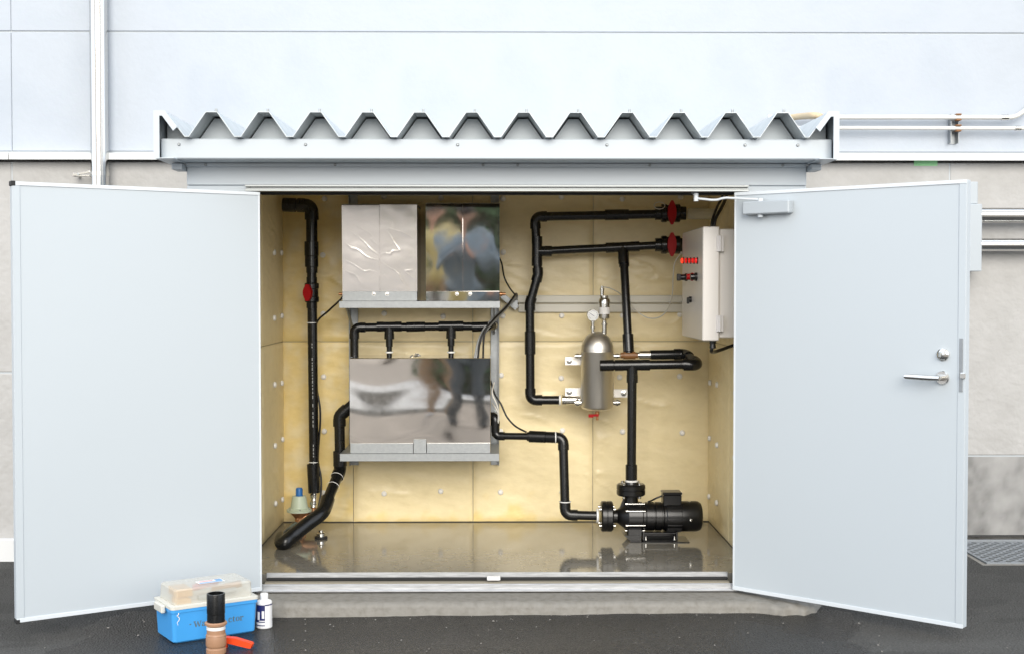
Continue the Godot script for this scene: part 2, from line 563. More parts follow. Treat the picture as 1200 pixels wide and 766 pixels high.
func ground() -> void:
	var f := FastNoiseLite.new()
	f.seed = 7
	f.frequency = 0.02
	f.fractal_octaves = 4
	var g := FastNoiseLite.new()
	g.seed = 17
	g.frequency = 0.35
	g.fractal_octaves = 2
	var W := 2048
	var H := 1024
	var cd := PackedByteArray(); cd.resize(W * H * 3)
	var rd := PackedByteArray(); rd.resize(W * H)
	var r := RandomNumberGenerator.new()
	r.seed = 5
	for j in H:
		var z := -1.5 + 4.0 * j / H
		for i in W:
			var x := -4.0 + 8.0 * i / W
			var wet := wet_at(x, z, f)
			var big := f.get_noise_2d(x * 30.0 + 500.0, z * 30.0)
			var fine := g.get_noise_2d(i, j)
			var a := 0.072 + 0.016 * big + 0.034 * fine
			if r.randf() < 0.012:
				a += r.randf() * 0.10
			# damp hollows with an edge of their own
			var damp := smoothstep(0.12, 0.2, f.get_noise_2d(x * 55.0 + 40.0, z * 110.0))
			a = lerpf(a, a * 0.20, wet)
			a = lerpf(a, a * 0.5, damp * (0.35 + 0.4 * wet))
			a = clampf(a, 0.004, 0.3)
			var rough := lerpf(0.88, 0.30 - 0.08 * damp + 0.14 * big, wet)
			var s := pow(a, 1.0 / 2.2) * 255.0
			var k := (j * W + i) * 3
			cd[k] = int(s * 1.01)
			cd[k + 1] = int(s)
			cd[k + 2] = int(s * 0.965)
			rd[j * W + i] = int(clampf(rough, 0.15, 1.0) * 255.0)
	var ci := Image.create_from_data(W, H, false, Image.FORMAT_RGB8, cd)
	var ri := Image.create_from_data(W, H, false, Image.FORMAT_L8, rd)
	var m := mat("asphalt", Color(1, 1, 1), 1.0)
	m.albedo_texture = ImageTexture.create_from_image(ci)
	m.roughness_texture = ImageTexture.create_from_image(ri)
	m.metallic_specular = 0.42
	m.roughness_texture_channel = BaseMaterial3D.TEXTURE_CHANNEL_RED
	m.normal_enabled = true
	m.normal_texture = noise_tex(51, 0.42, 2048, true, 7.0)
	m.normal_scale = 1.2
	var xs := []
	var zs := []
	for v in [-60, -40, -25, -15, -10, -7, -5]:
		xs.append(float(v))
	for i in 81:
		xs.append(-4.0 + 0.1 * i)
	for v in [5, 7, 10, 15, 25, 40, 60]:
		xs.append(float(v))
	zs.append(-2.0)
	for i in 41:
		zs.append(-1.5 + 0.1 * i)
	zs.append(3.0)
	var b := MB.new()
	for j in zs.size() - 1:
		for i in xs.size() - 1:
			# the drain pit is a hole in the sheet
			if xs[i] > 2.29 and xs[i] < 3.79 and zs[j] > -1.31 and zs[j + 1] < -0.59:
				continue
			var q := []
			var u := []
			for e in [[i, j], [i + 1, j], [i + 1, j + 1], [i, j + 1]]:
				var x: float = xs[e[0]]
				var z: float = zs[e[1]]
				q.append(Vector3(x, ground_y(x, z), z))
				u.append(Vector2((x + 4.0) / 8.0, (z + 1.5) / 4.0))
			b.tri(q[0], q[1], q[2], Vector3.UP, Vector3.UP, Vector3.UP, u[0], u[1], u[2])
			b.tri(q[0], q[2], q[3], Vector3.UP, Vector3.UP, Vector3.UP, u[0], u[2], u[3])
	solo("ground", b, m, Vector3.ZERO, "structure")
	b = MB.new()
	b.quad(Vector3(-60, -0.001, 3.0), Vector3(60, -0.001, 3.0), Vector3(60, -0.001, 80), Vector3(-60, -0.001, 80), Vector3.UP)
	solo("yard", b, M.yard_gravel, Vector3.ZERO, "structure")
	# loose grit on the asphalt
	var gb := MB.new()
	for i in 170:
		var x := rng.randf_range(-1.9, 2.2)
		var z := rng.randf_range(0.22, 1.1)
		if i < 70:
			z = 0.2 + absf(rng.randfn(0.0, 0.09))
		var s := rng.randf_range(0.0015, 0.0045) * (1.7 if rng.randf() < 0.06 else 1.0)
		var o := Vector3(x, ground_y(x, z) + s * 0.4, z)
		var k := []
		for d in [Vector3(1, 0, 0), Vector3(-1, 0, 0), Vector3(0, 0.7, 0), Vector3(0, -0.5, 0), Vector3(0, 0, 1), Vector3(0, 0, -1)]:
			k.append(o + (d as Vector3).rotated(Vector3.UP, rng.randf() * 0.8) * s * rng.randf_range(0.7, 1.4))
		for t in [[0, 2, 4], [4, 2, 1], [1, 2, 5], [5, 2, 0], [0, 4, 3], [4, 1, 3], [1, 5, 3], [5, 0, 3]]:
			var nn: Vector3 = ((k[t[0]] + k[t[1]] + k[t[2]]) / 3.0 - o).normalized()
			gb.tri(k[t[0]], k[t[1]], k[t[2]], nn, nn, nn)
	var go := solo("grit", gb, M.grit, Vector3.ZERO, "stuff")
	go.set_meta("label", "pale loose grit scattered on the wet asphalt")
	go.set_meta("category", "grit")
	drain()

func drain() -> void:
	var y := 0.028
	var x0 := 2.34
	var x1 := 3.72
	var z0 := -1.24
	var z1 := -0.66
	var t := thing("drain_grate", "galvanised expanded metal drain grate in the asphalt beside the factory wall", "drain", Vector3((x0 + x1) / 2, 0, (z0 + z1) / 2))
	var b := MB.new()
	b.box2(Vector3(2.28, -0.4, -1.34), Vector3(3.82, y - 0.012, z0), 0.004)
	b.box2(Vector3(2.28, -0.4, z1), Vector3(3.82, y - 0.002, -0.57), 0.008)
	b.box2(Vector3(2.28, -0.4, z0), Vector3(x0, y - 0.004, z1), 0.004)
	b.box2(Vector3(x1, -0.4, z0), Vector3(3.82, y - 0.004, z1), 0.004)
	part(t, "concrete_frame", b, M.concrete)
	b = MB.new()
	b.box2(Vector3(x0, -0.5, z0), Vector3(x1, -0.40, z1), 0.004)
	part(t, "pit_bottom", b, M.pit_dark)
	b = MB.new()
	for e in [[Vector3(x0 + 0.006, y, z0), Vector3(x0 + 0.006, y, z1)], [Vector3(x1 - 0.006, y, z0), Vector3(x1 - 0.006, y, z1)], [Vector3(x0 + 0.012, y, z0 + 0.006), Vector3(x1 - 0.012, y, z0 + 0.006)], [Vector3(x0 + 0.012, y, z1 - 0.006), Vector3(x1 - 0.012, y, z1 - 0.006)]]:
		b.bar(e[0] - Vector3(0, 0.012, 0), e[1] - Vector3(0, 0.012, 0), 0.012, 0.03)
	part(t, "rim", b, M.grate_steel)
	b = MB.new()
	var cw := 0.060
	var ch := 0.066
	var rows := int((z1 - z0 - 0.03) / (ch * 0.5))
	for r in rows:
		var zc := z0 + 0.015 + ch * 0.5 * (r + 0.5)
		var s := 1.0 if r % 2 == 0 else -1.0
		var x := x0 + 0.012
		while x < x1 - 0.03:
			var a := Vector3(x, y - 0.008, zc - s * ch * 0.25)
			var c := Vector3(x + cw * 0.5, y - 0.008, zc + s * ch * 0.25)
			b.bar(a, c, 0.009, 0.007, Vector3.UP, 0.001)
			x += cw * 0.5
			s = -s
	part(t, "mesh", b, M.grate_steel)

func factory() -> void:
	var t := thing("factory_building", "factory wall with pale blue upper panels above beige concrete panels", "building", Vector3(0, 0, WALL_Z - 0.15))
	# upper cladding panels: courses with a recessed joint between them
	var ys := [2.052, 2.675, 3.675, 4.675, 5.675, 6.675]
	var cuts := [-9.0, -6.5, -2.53, 5.47, 9.0]
	for j in ys.size() - 1:
		for i in cuts.size() - 1:
			var b := MB.new()
			b.box2(Vector3(cuts[i] + 0.001, ys[j] + 0.004, WALL_Z - 0.1), Vector3(cuts[i + 1] - 0.001, ys[j + 1] - 0.004, WALL_Z + 0.03), 0.003)
			part(t, "upper_panel", b, M.wall_panel)
	var b2 := MB.new()
	b2.box2(Vector3(-9, -0.5, WALL_Z - 0.3), Vector3(9, 6.7, WALL_Z - 0.1), 0.01)
	part(t, "core_wall", b2, M.wall_concrete)
	b2 = MB.new()
	b2.box2(Vector3(-9, 2.04, WALL_Z - 0.099), Vector3(9, 6.68, WALL_Z + 0.023), 0.001)
	part(t, "upper_joint_sealant", b2, M.sealant)
	b2 = MB.new()
	b2.box2(Vector3(-9, -0.4, WALL_Z - 0.099), Vector3(9, 2.0, WALL_Z + 0.008), 0.001)
	part(t, "lower_joint_sealant", b2, M.sealant)
	# lower concrete panels
	var lx := [-9.0, -6.4, -4.5, -2.54, -0.62, 0.0, 2.385, 4.3, 6.2, 9.0]
	for i in lx.size() - 1:
		var split: float = 0.90 if lx[i] < -0.5 else 0.455
		for e in [[-0.5, split], [split, 2.005]]:
			var b := MB.new()
			if lx[i] == 2.385 and e[0] < 0.0:
				# dark splash stains low on the panel beside the drain
				var f := FastNoiseLite.new()
				f.seed = 61
				f.frequency = 1.0
				f.fractal_octaves = 5
				b.sheet(120, 40, func(u: float, v: float) -> Vector3:
					return Vector3(lerpf(2.388, 4.297, u), lerpf(-0.05, split - 0.004, v), WALL_Z + 0.0125), Vector3(0, 0, 1), func(u: float, v: float) -> Color:
					var x := lerpf(2.388, 4.297, u)
					var y := lerpf(-0.05, split - 0.004, v)
					var q := smoothstep(-0.15, 0.5, 0.46 + 0.55 * f.get_noise_2d(x * 2.0, y * 1.6) - 1.2 * absf(y - 0.15)) * (0.8 + 0.5 * f.get_noise_2d(x * 14.0, y * 9.0))
					var k := lerpf(1.0, 0.40, clampf(q, 0.0, 1.0)) * (1.0 + 0.06 * f.get_noise_2d(x * 5.0, y * 5.0))
					return Color(0.38 * k, 0.376 * k, 0.366 * k))
				part(t, "lower_panel", b, M.stained_concrete, "stained lower panel beside the drain")
				continue
			b.box2(Vector3(lx[i] + 0.003, e[0] + 0.004, WALL_Z - 0.1), Vector3(lx[i + 1] - 0.003, e[1] - 0.004, WALL_Z + 0.012), 0.004)
			part(t, "lower_panel", b, M.wall_concrete)
	# drip flashing between the two
	for e in [[-9.0, -2.532], [-2.528, 1.0], [1.003, 9.0]]:
		var o := MB.new()
		o.xf = Transform3D(Basis(Vector3(0, 0, 1), Vector3(0, 1, 0), Vector3(1, 0, 0)), Vector3(e[0], 2.047, WALL_Z - 0.03))
		o.prism(PackedVector2Array([Vector2(0, 0), Vector2(0.115, -0.006), Vector2(0.115, -0.040), Vector2(0.110, -0.040), Vector2(0.108, -0.012), Vector2(0, -0.012)]), 0, e[1] - e[0])
		part(t, "drip_flashing", o, M.flashing_white)
	# white plinth along the foot of the wall, left of the shelter
	var pb := MB.new()
	pb.box2(Vector3(-9, -0.3, WALL_Z + 0.0125), Vector3(-1.31, 0.03, WALL_Z + 0.045), 0.006)
	part(t, "plinth", pb, M.flashing_white)

# ---------------------------------------------------------------- the shelter
func board(w: float, h: float, seed_: int, stain: Callable) -> ArrayMesh:
	var f := FastNoiseLite.new()
	f.seed = seed_
	f.frequency = 1.0
	f.fractal_octaves = 3
	var b := MB.new()
	var nu := int(max(8, w / 0.011))
	var nv := int(max(8, h / 0.011))
	var shape := func(u: float, v: float) -> Vector3:
		var x := (u - 0.5) * w
		var y := (v - 0.5) * h
		var edge: float = min(min(u, 1.0 - u) * w, min(v, 1.0 - v) * h)
		var e := smoothstep(0.0, 0.02, edge)
		var fold_n := f.get_noise_2d(x * 2.4 + 10.0, y * 9.0 + x * 2.0)
		var crease := pow(1.0 - absf(f.get_noise_2d(x * 1.2 + 50.0, y * 5.0 + 1.2 * x)), 16.0)
		return Vector3(x, y, -0.006 + e * (0.006 + 0.0025 * fold_n + 0.0065 * crease * smoothstep(0.0, 0.35, f.get_noise_2d(x * 2.0, y * 2.0 + 7.0))))
	var colour := func(u: float, v: float) -> Color:
		var x := (u - 0.5) * w
		var y := (v - 0.5) * h
		return stain.call(x, y, f)
	b.sheet(nu, nv, shape, Vector3(0, 0, 1), colour)
	b.tint = lin(0.5, 0.4, 0.2)
	for e in [[Vector3(-w / 2, 0, 0), Vector3(0.001, h, 0)], [Vector3(w / 2, 0, 0), Vector3(0.001, h, 0)], [Vector3(0, -h / 2, 0), Vector3(w, 0.001, 0)], [Vector3(0, h / 2, 0), Vector3(w, 0.001, 0)]]:
		var c: Vector3 = e[0] * 0.999
		b.box(c + Vector3(0, 0, -0.022), e[1] + Vector3(0, 0, 0.03), 0.0)
	return b.mesh()

func yellow(k: float, sat := 0.0) -> Color:
	var a := Vector3(0.84, 0.715, 0.435).lerp(Vector3(0.83, 0.62, 0.20), sat) * k
	return Color(a.x, a.y, a.z)

func shelter() -> void:
	var t := thing("equipment_shelter", "pale grey steel equipment shelter with folded roof and both doors open", "shelter", Vector3(0, 0, -0.65))
	var b: MB
	# concrete base with a worn top edge, the floor of the room, threshold
	b = MB.new()
	b.box2(Vector3(-1.32, -0.3, -1.33), Vector3(1.32, 0.072, -0.02), 0.006)
	var rag := FastNoiseLite.new()
	rag.seed = 8
	rag.frequency = 1.0
	rag.fractal_octaves = 4
	b.sheet(240, 10, func(u: float, v: float) -> Vector3:
		var x := lerpf(-1.34, 1.66, u)
		var fade := smoothstep(1.62, 1.10, x + 0.10 * rag.get_noise_2d(x * 6.0, 3.0))
		var w := 0.004 * sin(x * 9.0) + 0.012 * rag.get_noise_2d(x * 5.0, 0.0) * (1.0 + 5.0 * smoothstep(1.0, 1.25, x)) + 0.07 * smoothstep(1.0, 1.25, x)
		var rough_top := 0.010 * rag.get_noise_2d(x * 14.0, v * 4.0) * smoothstep(1.0, 1.2, x)
		var front := lerpf(-0.01, 0.19 + w, fade)
		if v < 0.5:
			return Vector3(x, lerpf(-0.02, 0.052 - 0.006 * v, fade) + rough_top, lerpf(-0.02, front, v * 2.0))
		return Vector3(x, lerpf(lerpf(-0.02, 0.049, fade) + rough_top, -0.05, v * 2.0 - 1.0), front + 0.02 * (v * 2.0 - 1.0)), Vector3(0, 0.7, 0.7))
	b.box2(Vector3(-1.34, -0.3, -0.02), Vector3(1.05, 0.03, 0.15), 0.004)
	part(t, "concrete_base", b, M.concrete)
	b = MB.new()
	b.box2(Vector3(-1.16, 0.0725, -1.33), Vector3(1.16, FLOOR_Y, -0.065), 0.003)
	part(t, "floor_slab", b, M.wet_floor)
	b = MB.new()
	b.box2(Vector3(-0.99, 0.074, -0.062), Vector3(0.99, 0.122, -0.052), 0.001)
	b.box2(Vector3(-1.02, 0.056, -0.004), Vector3(1.02, 0.086, 0.012), 0.003)
	b.box2(Vector3(-1.02, 0.056, 0.012), Vector3(1.02, 0.066, 0.03), 0.003)
	part(t, "threshold", b, M.aluminium)
	b = MB.new()
	b.box2(Vector3(-0.99, 0.074, -0.0515), Vector3(0.99, 0.090, -0.0045), 0.001)
	part(t, "track_bed", b, M.track_dust)
	b = MB.new()
	b.box2(Vector3(-0.988, 0.0905, -0.051), Vector3(0.988, 0.103, -0.034), 0.003)
	part(t, "dark_gap_strip", b, M.dark_rubber)  # black strip standing in for the shaded gap behind the track
	b = MB.new()
	b.box2(Vector3(-0.045, 0.0985, -0.016), Vector3(0.012, 0.116, 0.004), 0.003)
	part(t, "latch_keep", b, M.white_plastic)
	# walls
	var sides := []
	for s in [-1.0, 1.0]:
		b = MB.new()
		b.box2(Vector3(s * 1.145, 0.073, -1.332), Vector3(s * 1.302, 1.96, -0.04), 0.004)
		var wl := part(t, "side_wall", b, M.shelter_paint)
		sides.append(wl)
		b = MB.new()
		b.box2(Vector3(s * 1.010, 0.073, -0.04), Vector3(s * 1.306, 1.771, 0.0), 0.003)
		part(t, "door_jamb", b, M.shelter_paint)
	b = MB.new()
	b.box2(Vector3(-1.145, 0.073, -1.345), Vector3(1.145, 1.96, -1.332), 0.002)
	var rear := part(t, "rear_wall", b, M.shelter_paint)
	b = MB.new()
	b.box2(Vector3(-1.145, 1.90, -1.33), Vector3(1.145, 1.945, -0.1), 0.003)
	var top_ := part(t, "ceiling", b, M.shelter_paint)
	# header over the doors
	b = MB.new()
	b.box2(Vector3(-1.306, 1.772, -0.1), Vector3(1.306, 1.945, 0.004), 0.003)
	part(t, "header_panel", b, M.shelter_paint)
	b = MB.new()
	b.box2(Vector3(-1.305, 1.848, 0.0045), Vector3(1.30, 1.8635, 0.03), 0.003)
	part(t, "header_angle", b, M.shelter_paint)
	b = MB.new()
	b.box2(Vector3(-1.055, 1.744, 0.0045), Vector3(1.055, 1.752, 0.05), 0.001)
	b.box2(Vector3(-1.055, 1.752, 0.0045), Vector3(1.055, 1.763, 0.026), 0.001)
	b.box2(Vector3(-1.055, 1.763, 0.0045), Vector3(1.055, 1.771, 0.045), 0.001)
	part(t, "rain_channel", b, M.track_steel)
	b = MB.new()
	b.box2(Vector3(-1.009, 1.737, -0.09), Vector3(1.009, 1.7715, -0.045), 0.002)
	part(t, "door_frame_head", b, M.dark_rubber)
	# lining: insulation boards with a foil of pale yellow film, each fixed by white caps
	var plain := func(x: float, y: float, f: FastNoiseLite) -> Color:
		return yellow(1.0 + 0.05 * f.get_noise_2d(x * 3.0, y * 3.0))
	var xs := [-1.136, -0.757, -0.129, 0.501, 1.124]
	var rows := [[FLOOR_Y + 0.003, 1.064], [1.064, 1.895]]
	var k := 0
	for i in 4:
		for j in 2:
			var w: float = xs[i + 1] - xs[i] - 0.003
			var h: float = rows[j][1] - rows[j][0] - 0.003
			var c := Vector3((xs[i] + xs[i + 1]) / 2, (rows[j][0] + rows[j][1]) / 2, BACK_Z + 0.008)
			var tone: float = [1.0, 0.97, 1.03, 0.98, 1.02, 1.0, 0.96, 1.01][k]
			var left := i == 0
			var stain := func(x: float, y: float, f: FastNoiseLite) -> Color:
				var sat := 0.0
				var wx := x + c.x
				var wy := y + c.y
				# leak marks: rust yellow water stains with an uneven rim
				var rim := f.get_noise_2d(wx * 7.0, wy * 7.0)
				if left:
					sat = 0.65 * smoothstep(-0.6, 0.6, rim + 0.2)
				sat = max(sat, 0.6 * smoothstep(0.0, 0.14, rim * 0.16 + 0.13 - (wy - FLOOR_Y) - 1.6 * (wx - 0.05) * (wx - 0.05)))
				sat = max(sat, 0.5 * smoothstep(0.0, 0.06, rim * 0.08 + 0.045 - (wy - FLOOR_Y)))
				return yellow(tone * (1.0 + 0.04 * f.get_noise_2d(wx * 2.0, wy * 2.0)), clampf(sat, 0, 1))
			piece(rear, "insulation_board", board(w, h, 100 + k, stain), M.insulation, Transform3D(Basis.IDENTITY, c))
			k += 1
	for s in [0, 1]:
		var x: float = -1.118 if s == 0 else 1.106
		for e in [[-1.316, -0.69, 0], [-0.69, -0.105, 0], [-1.316, -0.69, 1], [-0.69, -0.105, 1]]:
			var r: Array = rows[e[2]]
			var w: float = e[1] - e[0] - 0.003
			var h: float = r[1] - r[0] - 0.003
			var bs := Basis(Vector3.UP, PI / 2 if s == 0 else -PI / 2)
			piece(sides[s], "insulation_board", board(w, h, 130 + k, plain), M.insulation, Transform3D(bs, Vector3(x, (r[0] + r[1]) / 2, (e[0] + e[1]) / 2)))
			k += 1
	for i in 4:
		piece(top_, "insulation_board", board(xs[i + 1] - xs[i] - 0.003, 1.20, 170 + i, plain), M.insulation, Transform3D(Basis(Vector3.RIGHT, PI / 2), Vector3((xs[i] + xs[i + 1]) / 2, 1.892, -0.705)))
	b = MB.new()
	b.lathe([[0.0, 0.0085], [0.006, 0.0085], [0.0125, 0.006], [0.0145, 0.002], [0.015, -0.004]], Vector3.ZERO, Vector3(0, 0, 1), 16, 60)
	var cap := b.mesh()
	for py in [232, 297, 369, 441, 506, 577]:
		for px in [378, 448, 518, 588, 658, 728, 798]:
			if py == 297 and px in [448, 518, 658, 728]:
				continue
			var o := P(px + rng.randf_range(-2, 2), py + rng.randf_range(-2, 2), BACK_Z + 0.012)
			piece(rear, "fixing_cap", cap, M.cap_plastic, Transform3D(Basis.IDENTITY, o))
	for s in [0, 1]:
		for y in [0.26, 0.56, 0.86, 1.20, 1.52]:
			for z in [-1.22, -1.0, -0.5, -0.2]:
				var o := Vector3(-1.112 if s == 0 else 1.100, y + rng.randf_range(-0.01, 0.01), z + rng.randf_range(-0.01, 0.01))
				piece(sides[s], "fixing_cap", cap, M.cap_plastic, Transform3D(Basis(Vector3.UP, PI / 2 if s == 0 else -PI / 2), o))
	roof(t)
	door(t, Vector3(-0.995, 0.066, 0.034), -1.0, 32.0)
	door(t, Vector3(0.997, 0.066, 0.034), 1.0, 41.0)

func roof(t: Node3D) -> void:
	var b: MB
	var zf := 0.085            # plane of the closure plates
	var zc := 0.19             # face of the fascia channel
	var ze := 0.235            # front edge of the roof sheet
	var zb := WALL_Z + 0.035
	var y0 := 1.948            # valley
	var y1 := 2.046            # crest
	var pitch := 0.2095
	var first := -0.1035 - pitch * 5.0    # leftmost full crest
	# one folded sheet, valley to valley, rising slightly to the wall
	var pts := []
	var left := -1.372
	var right := 1.372
	pts.append(Vector2(left + 0.012, y1 - 0.004))
	pts.append(Vector2(left + 0.040, y1 - 0.004))
	var n := 12
	for i in n:
		var c: float = first + pitch * i
		pts.append(Vector2(c - pitch / 2 - 0.014 if i > 0 else c - pitch / 2 - 0.004, y0))
		pts.append(Vector2(c - pitch / 2 + 0.014, y0))
		pts.append(Vector2(c - 0.022, y1))
		pts.append(Vector2(c + 0.022, y1))
	var last: float = first + pitch * (n - 1)
	pts.append(Vector2(last + pitch / 2 - 0.014, y0))
	pts.append(Vector2(last + pitch / 2 + 0.004, y0))
	pts.append(Vector2(right - 0.040, y1 - 0.004))
	pts.append(Vector2(right - 0.012, y1 - 0.004))
	b = MB.new()
	b.xf = Transform3D(Basis(Vector3.RIGHT, Vector3.UP, Vector3(0, -0.012, 1)), Vector3(0, 0.003, 0))
	b.fold(pts, -0.0022, ze, zb)
	var sheet_ := part(t, "roof_sheet", b, M.roof_steel)
	# bolts on the crests
	b = MB.new()
	b.lathe([[0.0055, -0.003], [0.0055, 0.015], [0.0, 0.015]], Vector3.ZERO, Vector3.UP, 6, 10)
	b.lathe([[0.010, -0.003], [0.010, 0.002], [0.0, 0.002]], Vector3.ZERO, Vector3.UP, 10, 10)
	var bolt := b.mesh()
	for i in n:
		piece(sheet_, "roof_bolt", bolt, M.track_steel, Transform3D(Basis.IDENTITY, Vector3(first + pitch * i + 0.012, y1 + 0.0035, ze - 0.035)))
	# closure plates in the crests
	for i in n:
		var c: float = first + pitch * i
		b = MB.new()
		b.prism(PackedVector2Array([Vector2(c - pitch / 2 + 0.016, y0 - 0.004), Vector2(c - 0.021, y1 - 0.006), Vector2(c + 0.021, y1 - 0.006), Vector2(c + pitch / 2 - 0.016, y0 - 0.004)]), zf - 0.004, zf - 0.002)
		part(t, "closure_plate", b, M.closure_steel)
	for s in [-1.0, 1.0]:
		b = MB.new()
		var e: float = first - pitch / 2 - 0.014 if s < 0 else last + pitch / 2 + 0.014
		b.prism(PackedVector2Array([Vector2(e, y0 - 0.004), Vector2(s * 1.332, y1 - 0.010), Vector2(s * 1.366, y1 - 0.010), Vector2(s * 1.366, y0 - 0.004)]), zf - 0.004, zf - 0.002)
		part(t, "closure_plate", b, M.closure_steel)
	# fascia: a channel under the sheet
	b = MB.new()
	b.box2(Vector3(-1.366, 1.864, 0.03), Vector3(1.366, 1.9455, zc), 0.004)
	part(t, "fascia", b, M.fascia_paint)
	b = MB.new()
	b.box2(Vector3(-1.30, 1.875, 0.0045), Vector3(1.30, 1.944, 0.029), 0.002)
	part(t, "eaves_packer", b, M.shelter_paint)
	b = MB.new()
	b.lathe([[0.0065, 0], [0.006, 0.004], [0.0035, 0.006], [0, 0.006]], Vector3.ZERO, Vector3(0, 0, 1), 10, 20)
	var screw := b.mesh()
	for x in [-1.318, -0.795, -0.165, 0.455, 1.03, 1.25]:
		piece(t, "fascia_screw", screw, M.galvanised, Transform3D(Basis.IDENTITY, Vector3(x * 0.98, 1.922, zc)))
	for x in [-1.22, -0.68, -0.06, 0.085, 0.64, 1.20]:
		piece(t, "header_screw", screw, M.galvanised, Transform3D(Basis.IDENTITY, Vector3(x, 1.855, 0.03)))
	# verge caps at both ends
	for s in [-1.0, 1.0]:
		b = MB.new()
		if s > 0:
			b.xf = Transform3D(Basis(Vector3(-1, 0, 0), Vector3.UP, Vector3(0, 0, 1)), Vector3.ZERO)
		var prof := [Vector2(-1.300, 1.860), Vector2(-1.378, 1.860), Vector2(-1.378, y1 + 0.004), Vector2(-1.336, y1 + 0.004), Vector2(-1.286, y1 - 0.062)]
		b.fold(prof, 0.003, zb, ze + 0.012)
		# the folded front hem
		b.prism(PackedVector2Array([Vector2(-1.3795, 1.8585), Vector2(-1.3795, y1 + 0.0055), Vector2(-1.3345, y1 + 0.0055), Vector2(-1.284, y1 - 0.060), Vector2(-1.301, y1 - 0.076), Vector2(-1.345, y1 - 0.016), Vector2(-1.356, y1 - 0.016), Vector2(-1.356, 1.8585)]), ze + 0.0122, ze + 0.016)
		part(t, "verge_cap", b, M.fascia_paint)
		b = MB.new()
		b.box2(Vector3(s * 1.308, 1.83, -0.02), Vector3(s * 1.350, 1.8565, zf - 0.002), 0.003)
		part(t, "eaves_bracket", b, M.closer_paint)

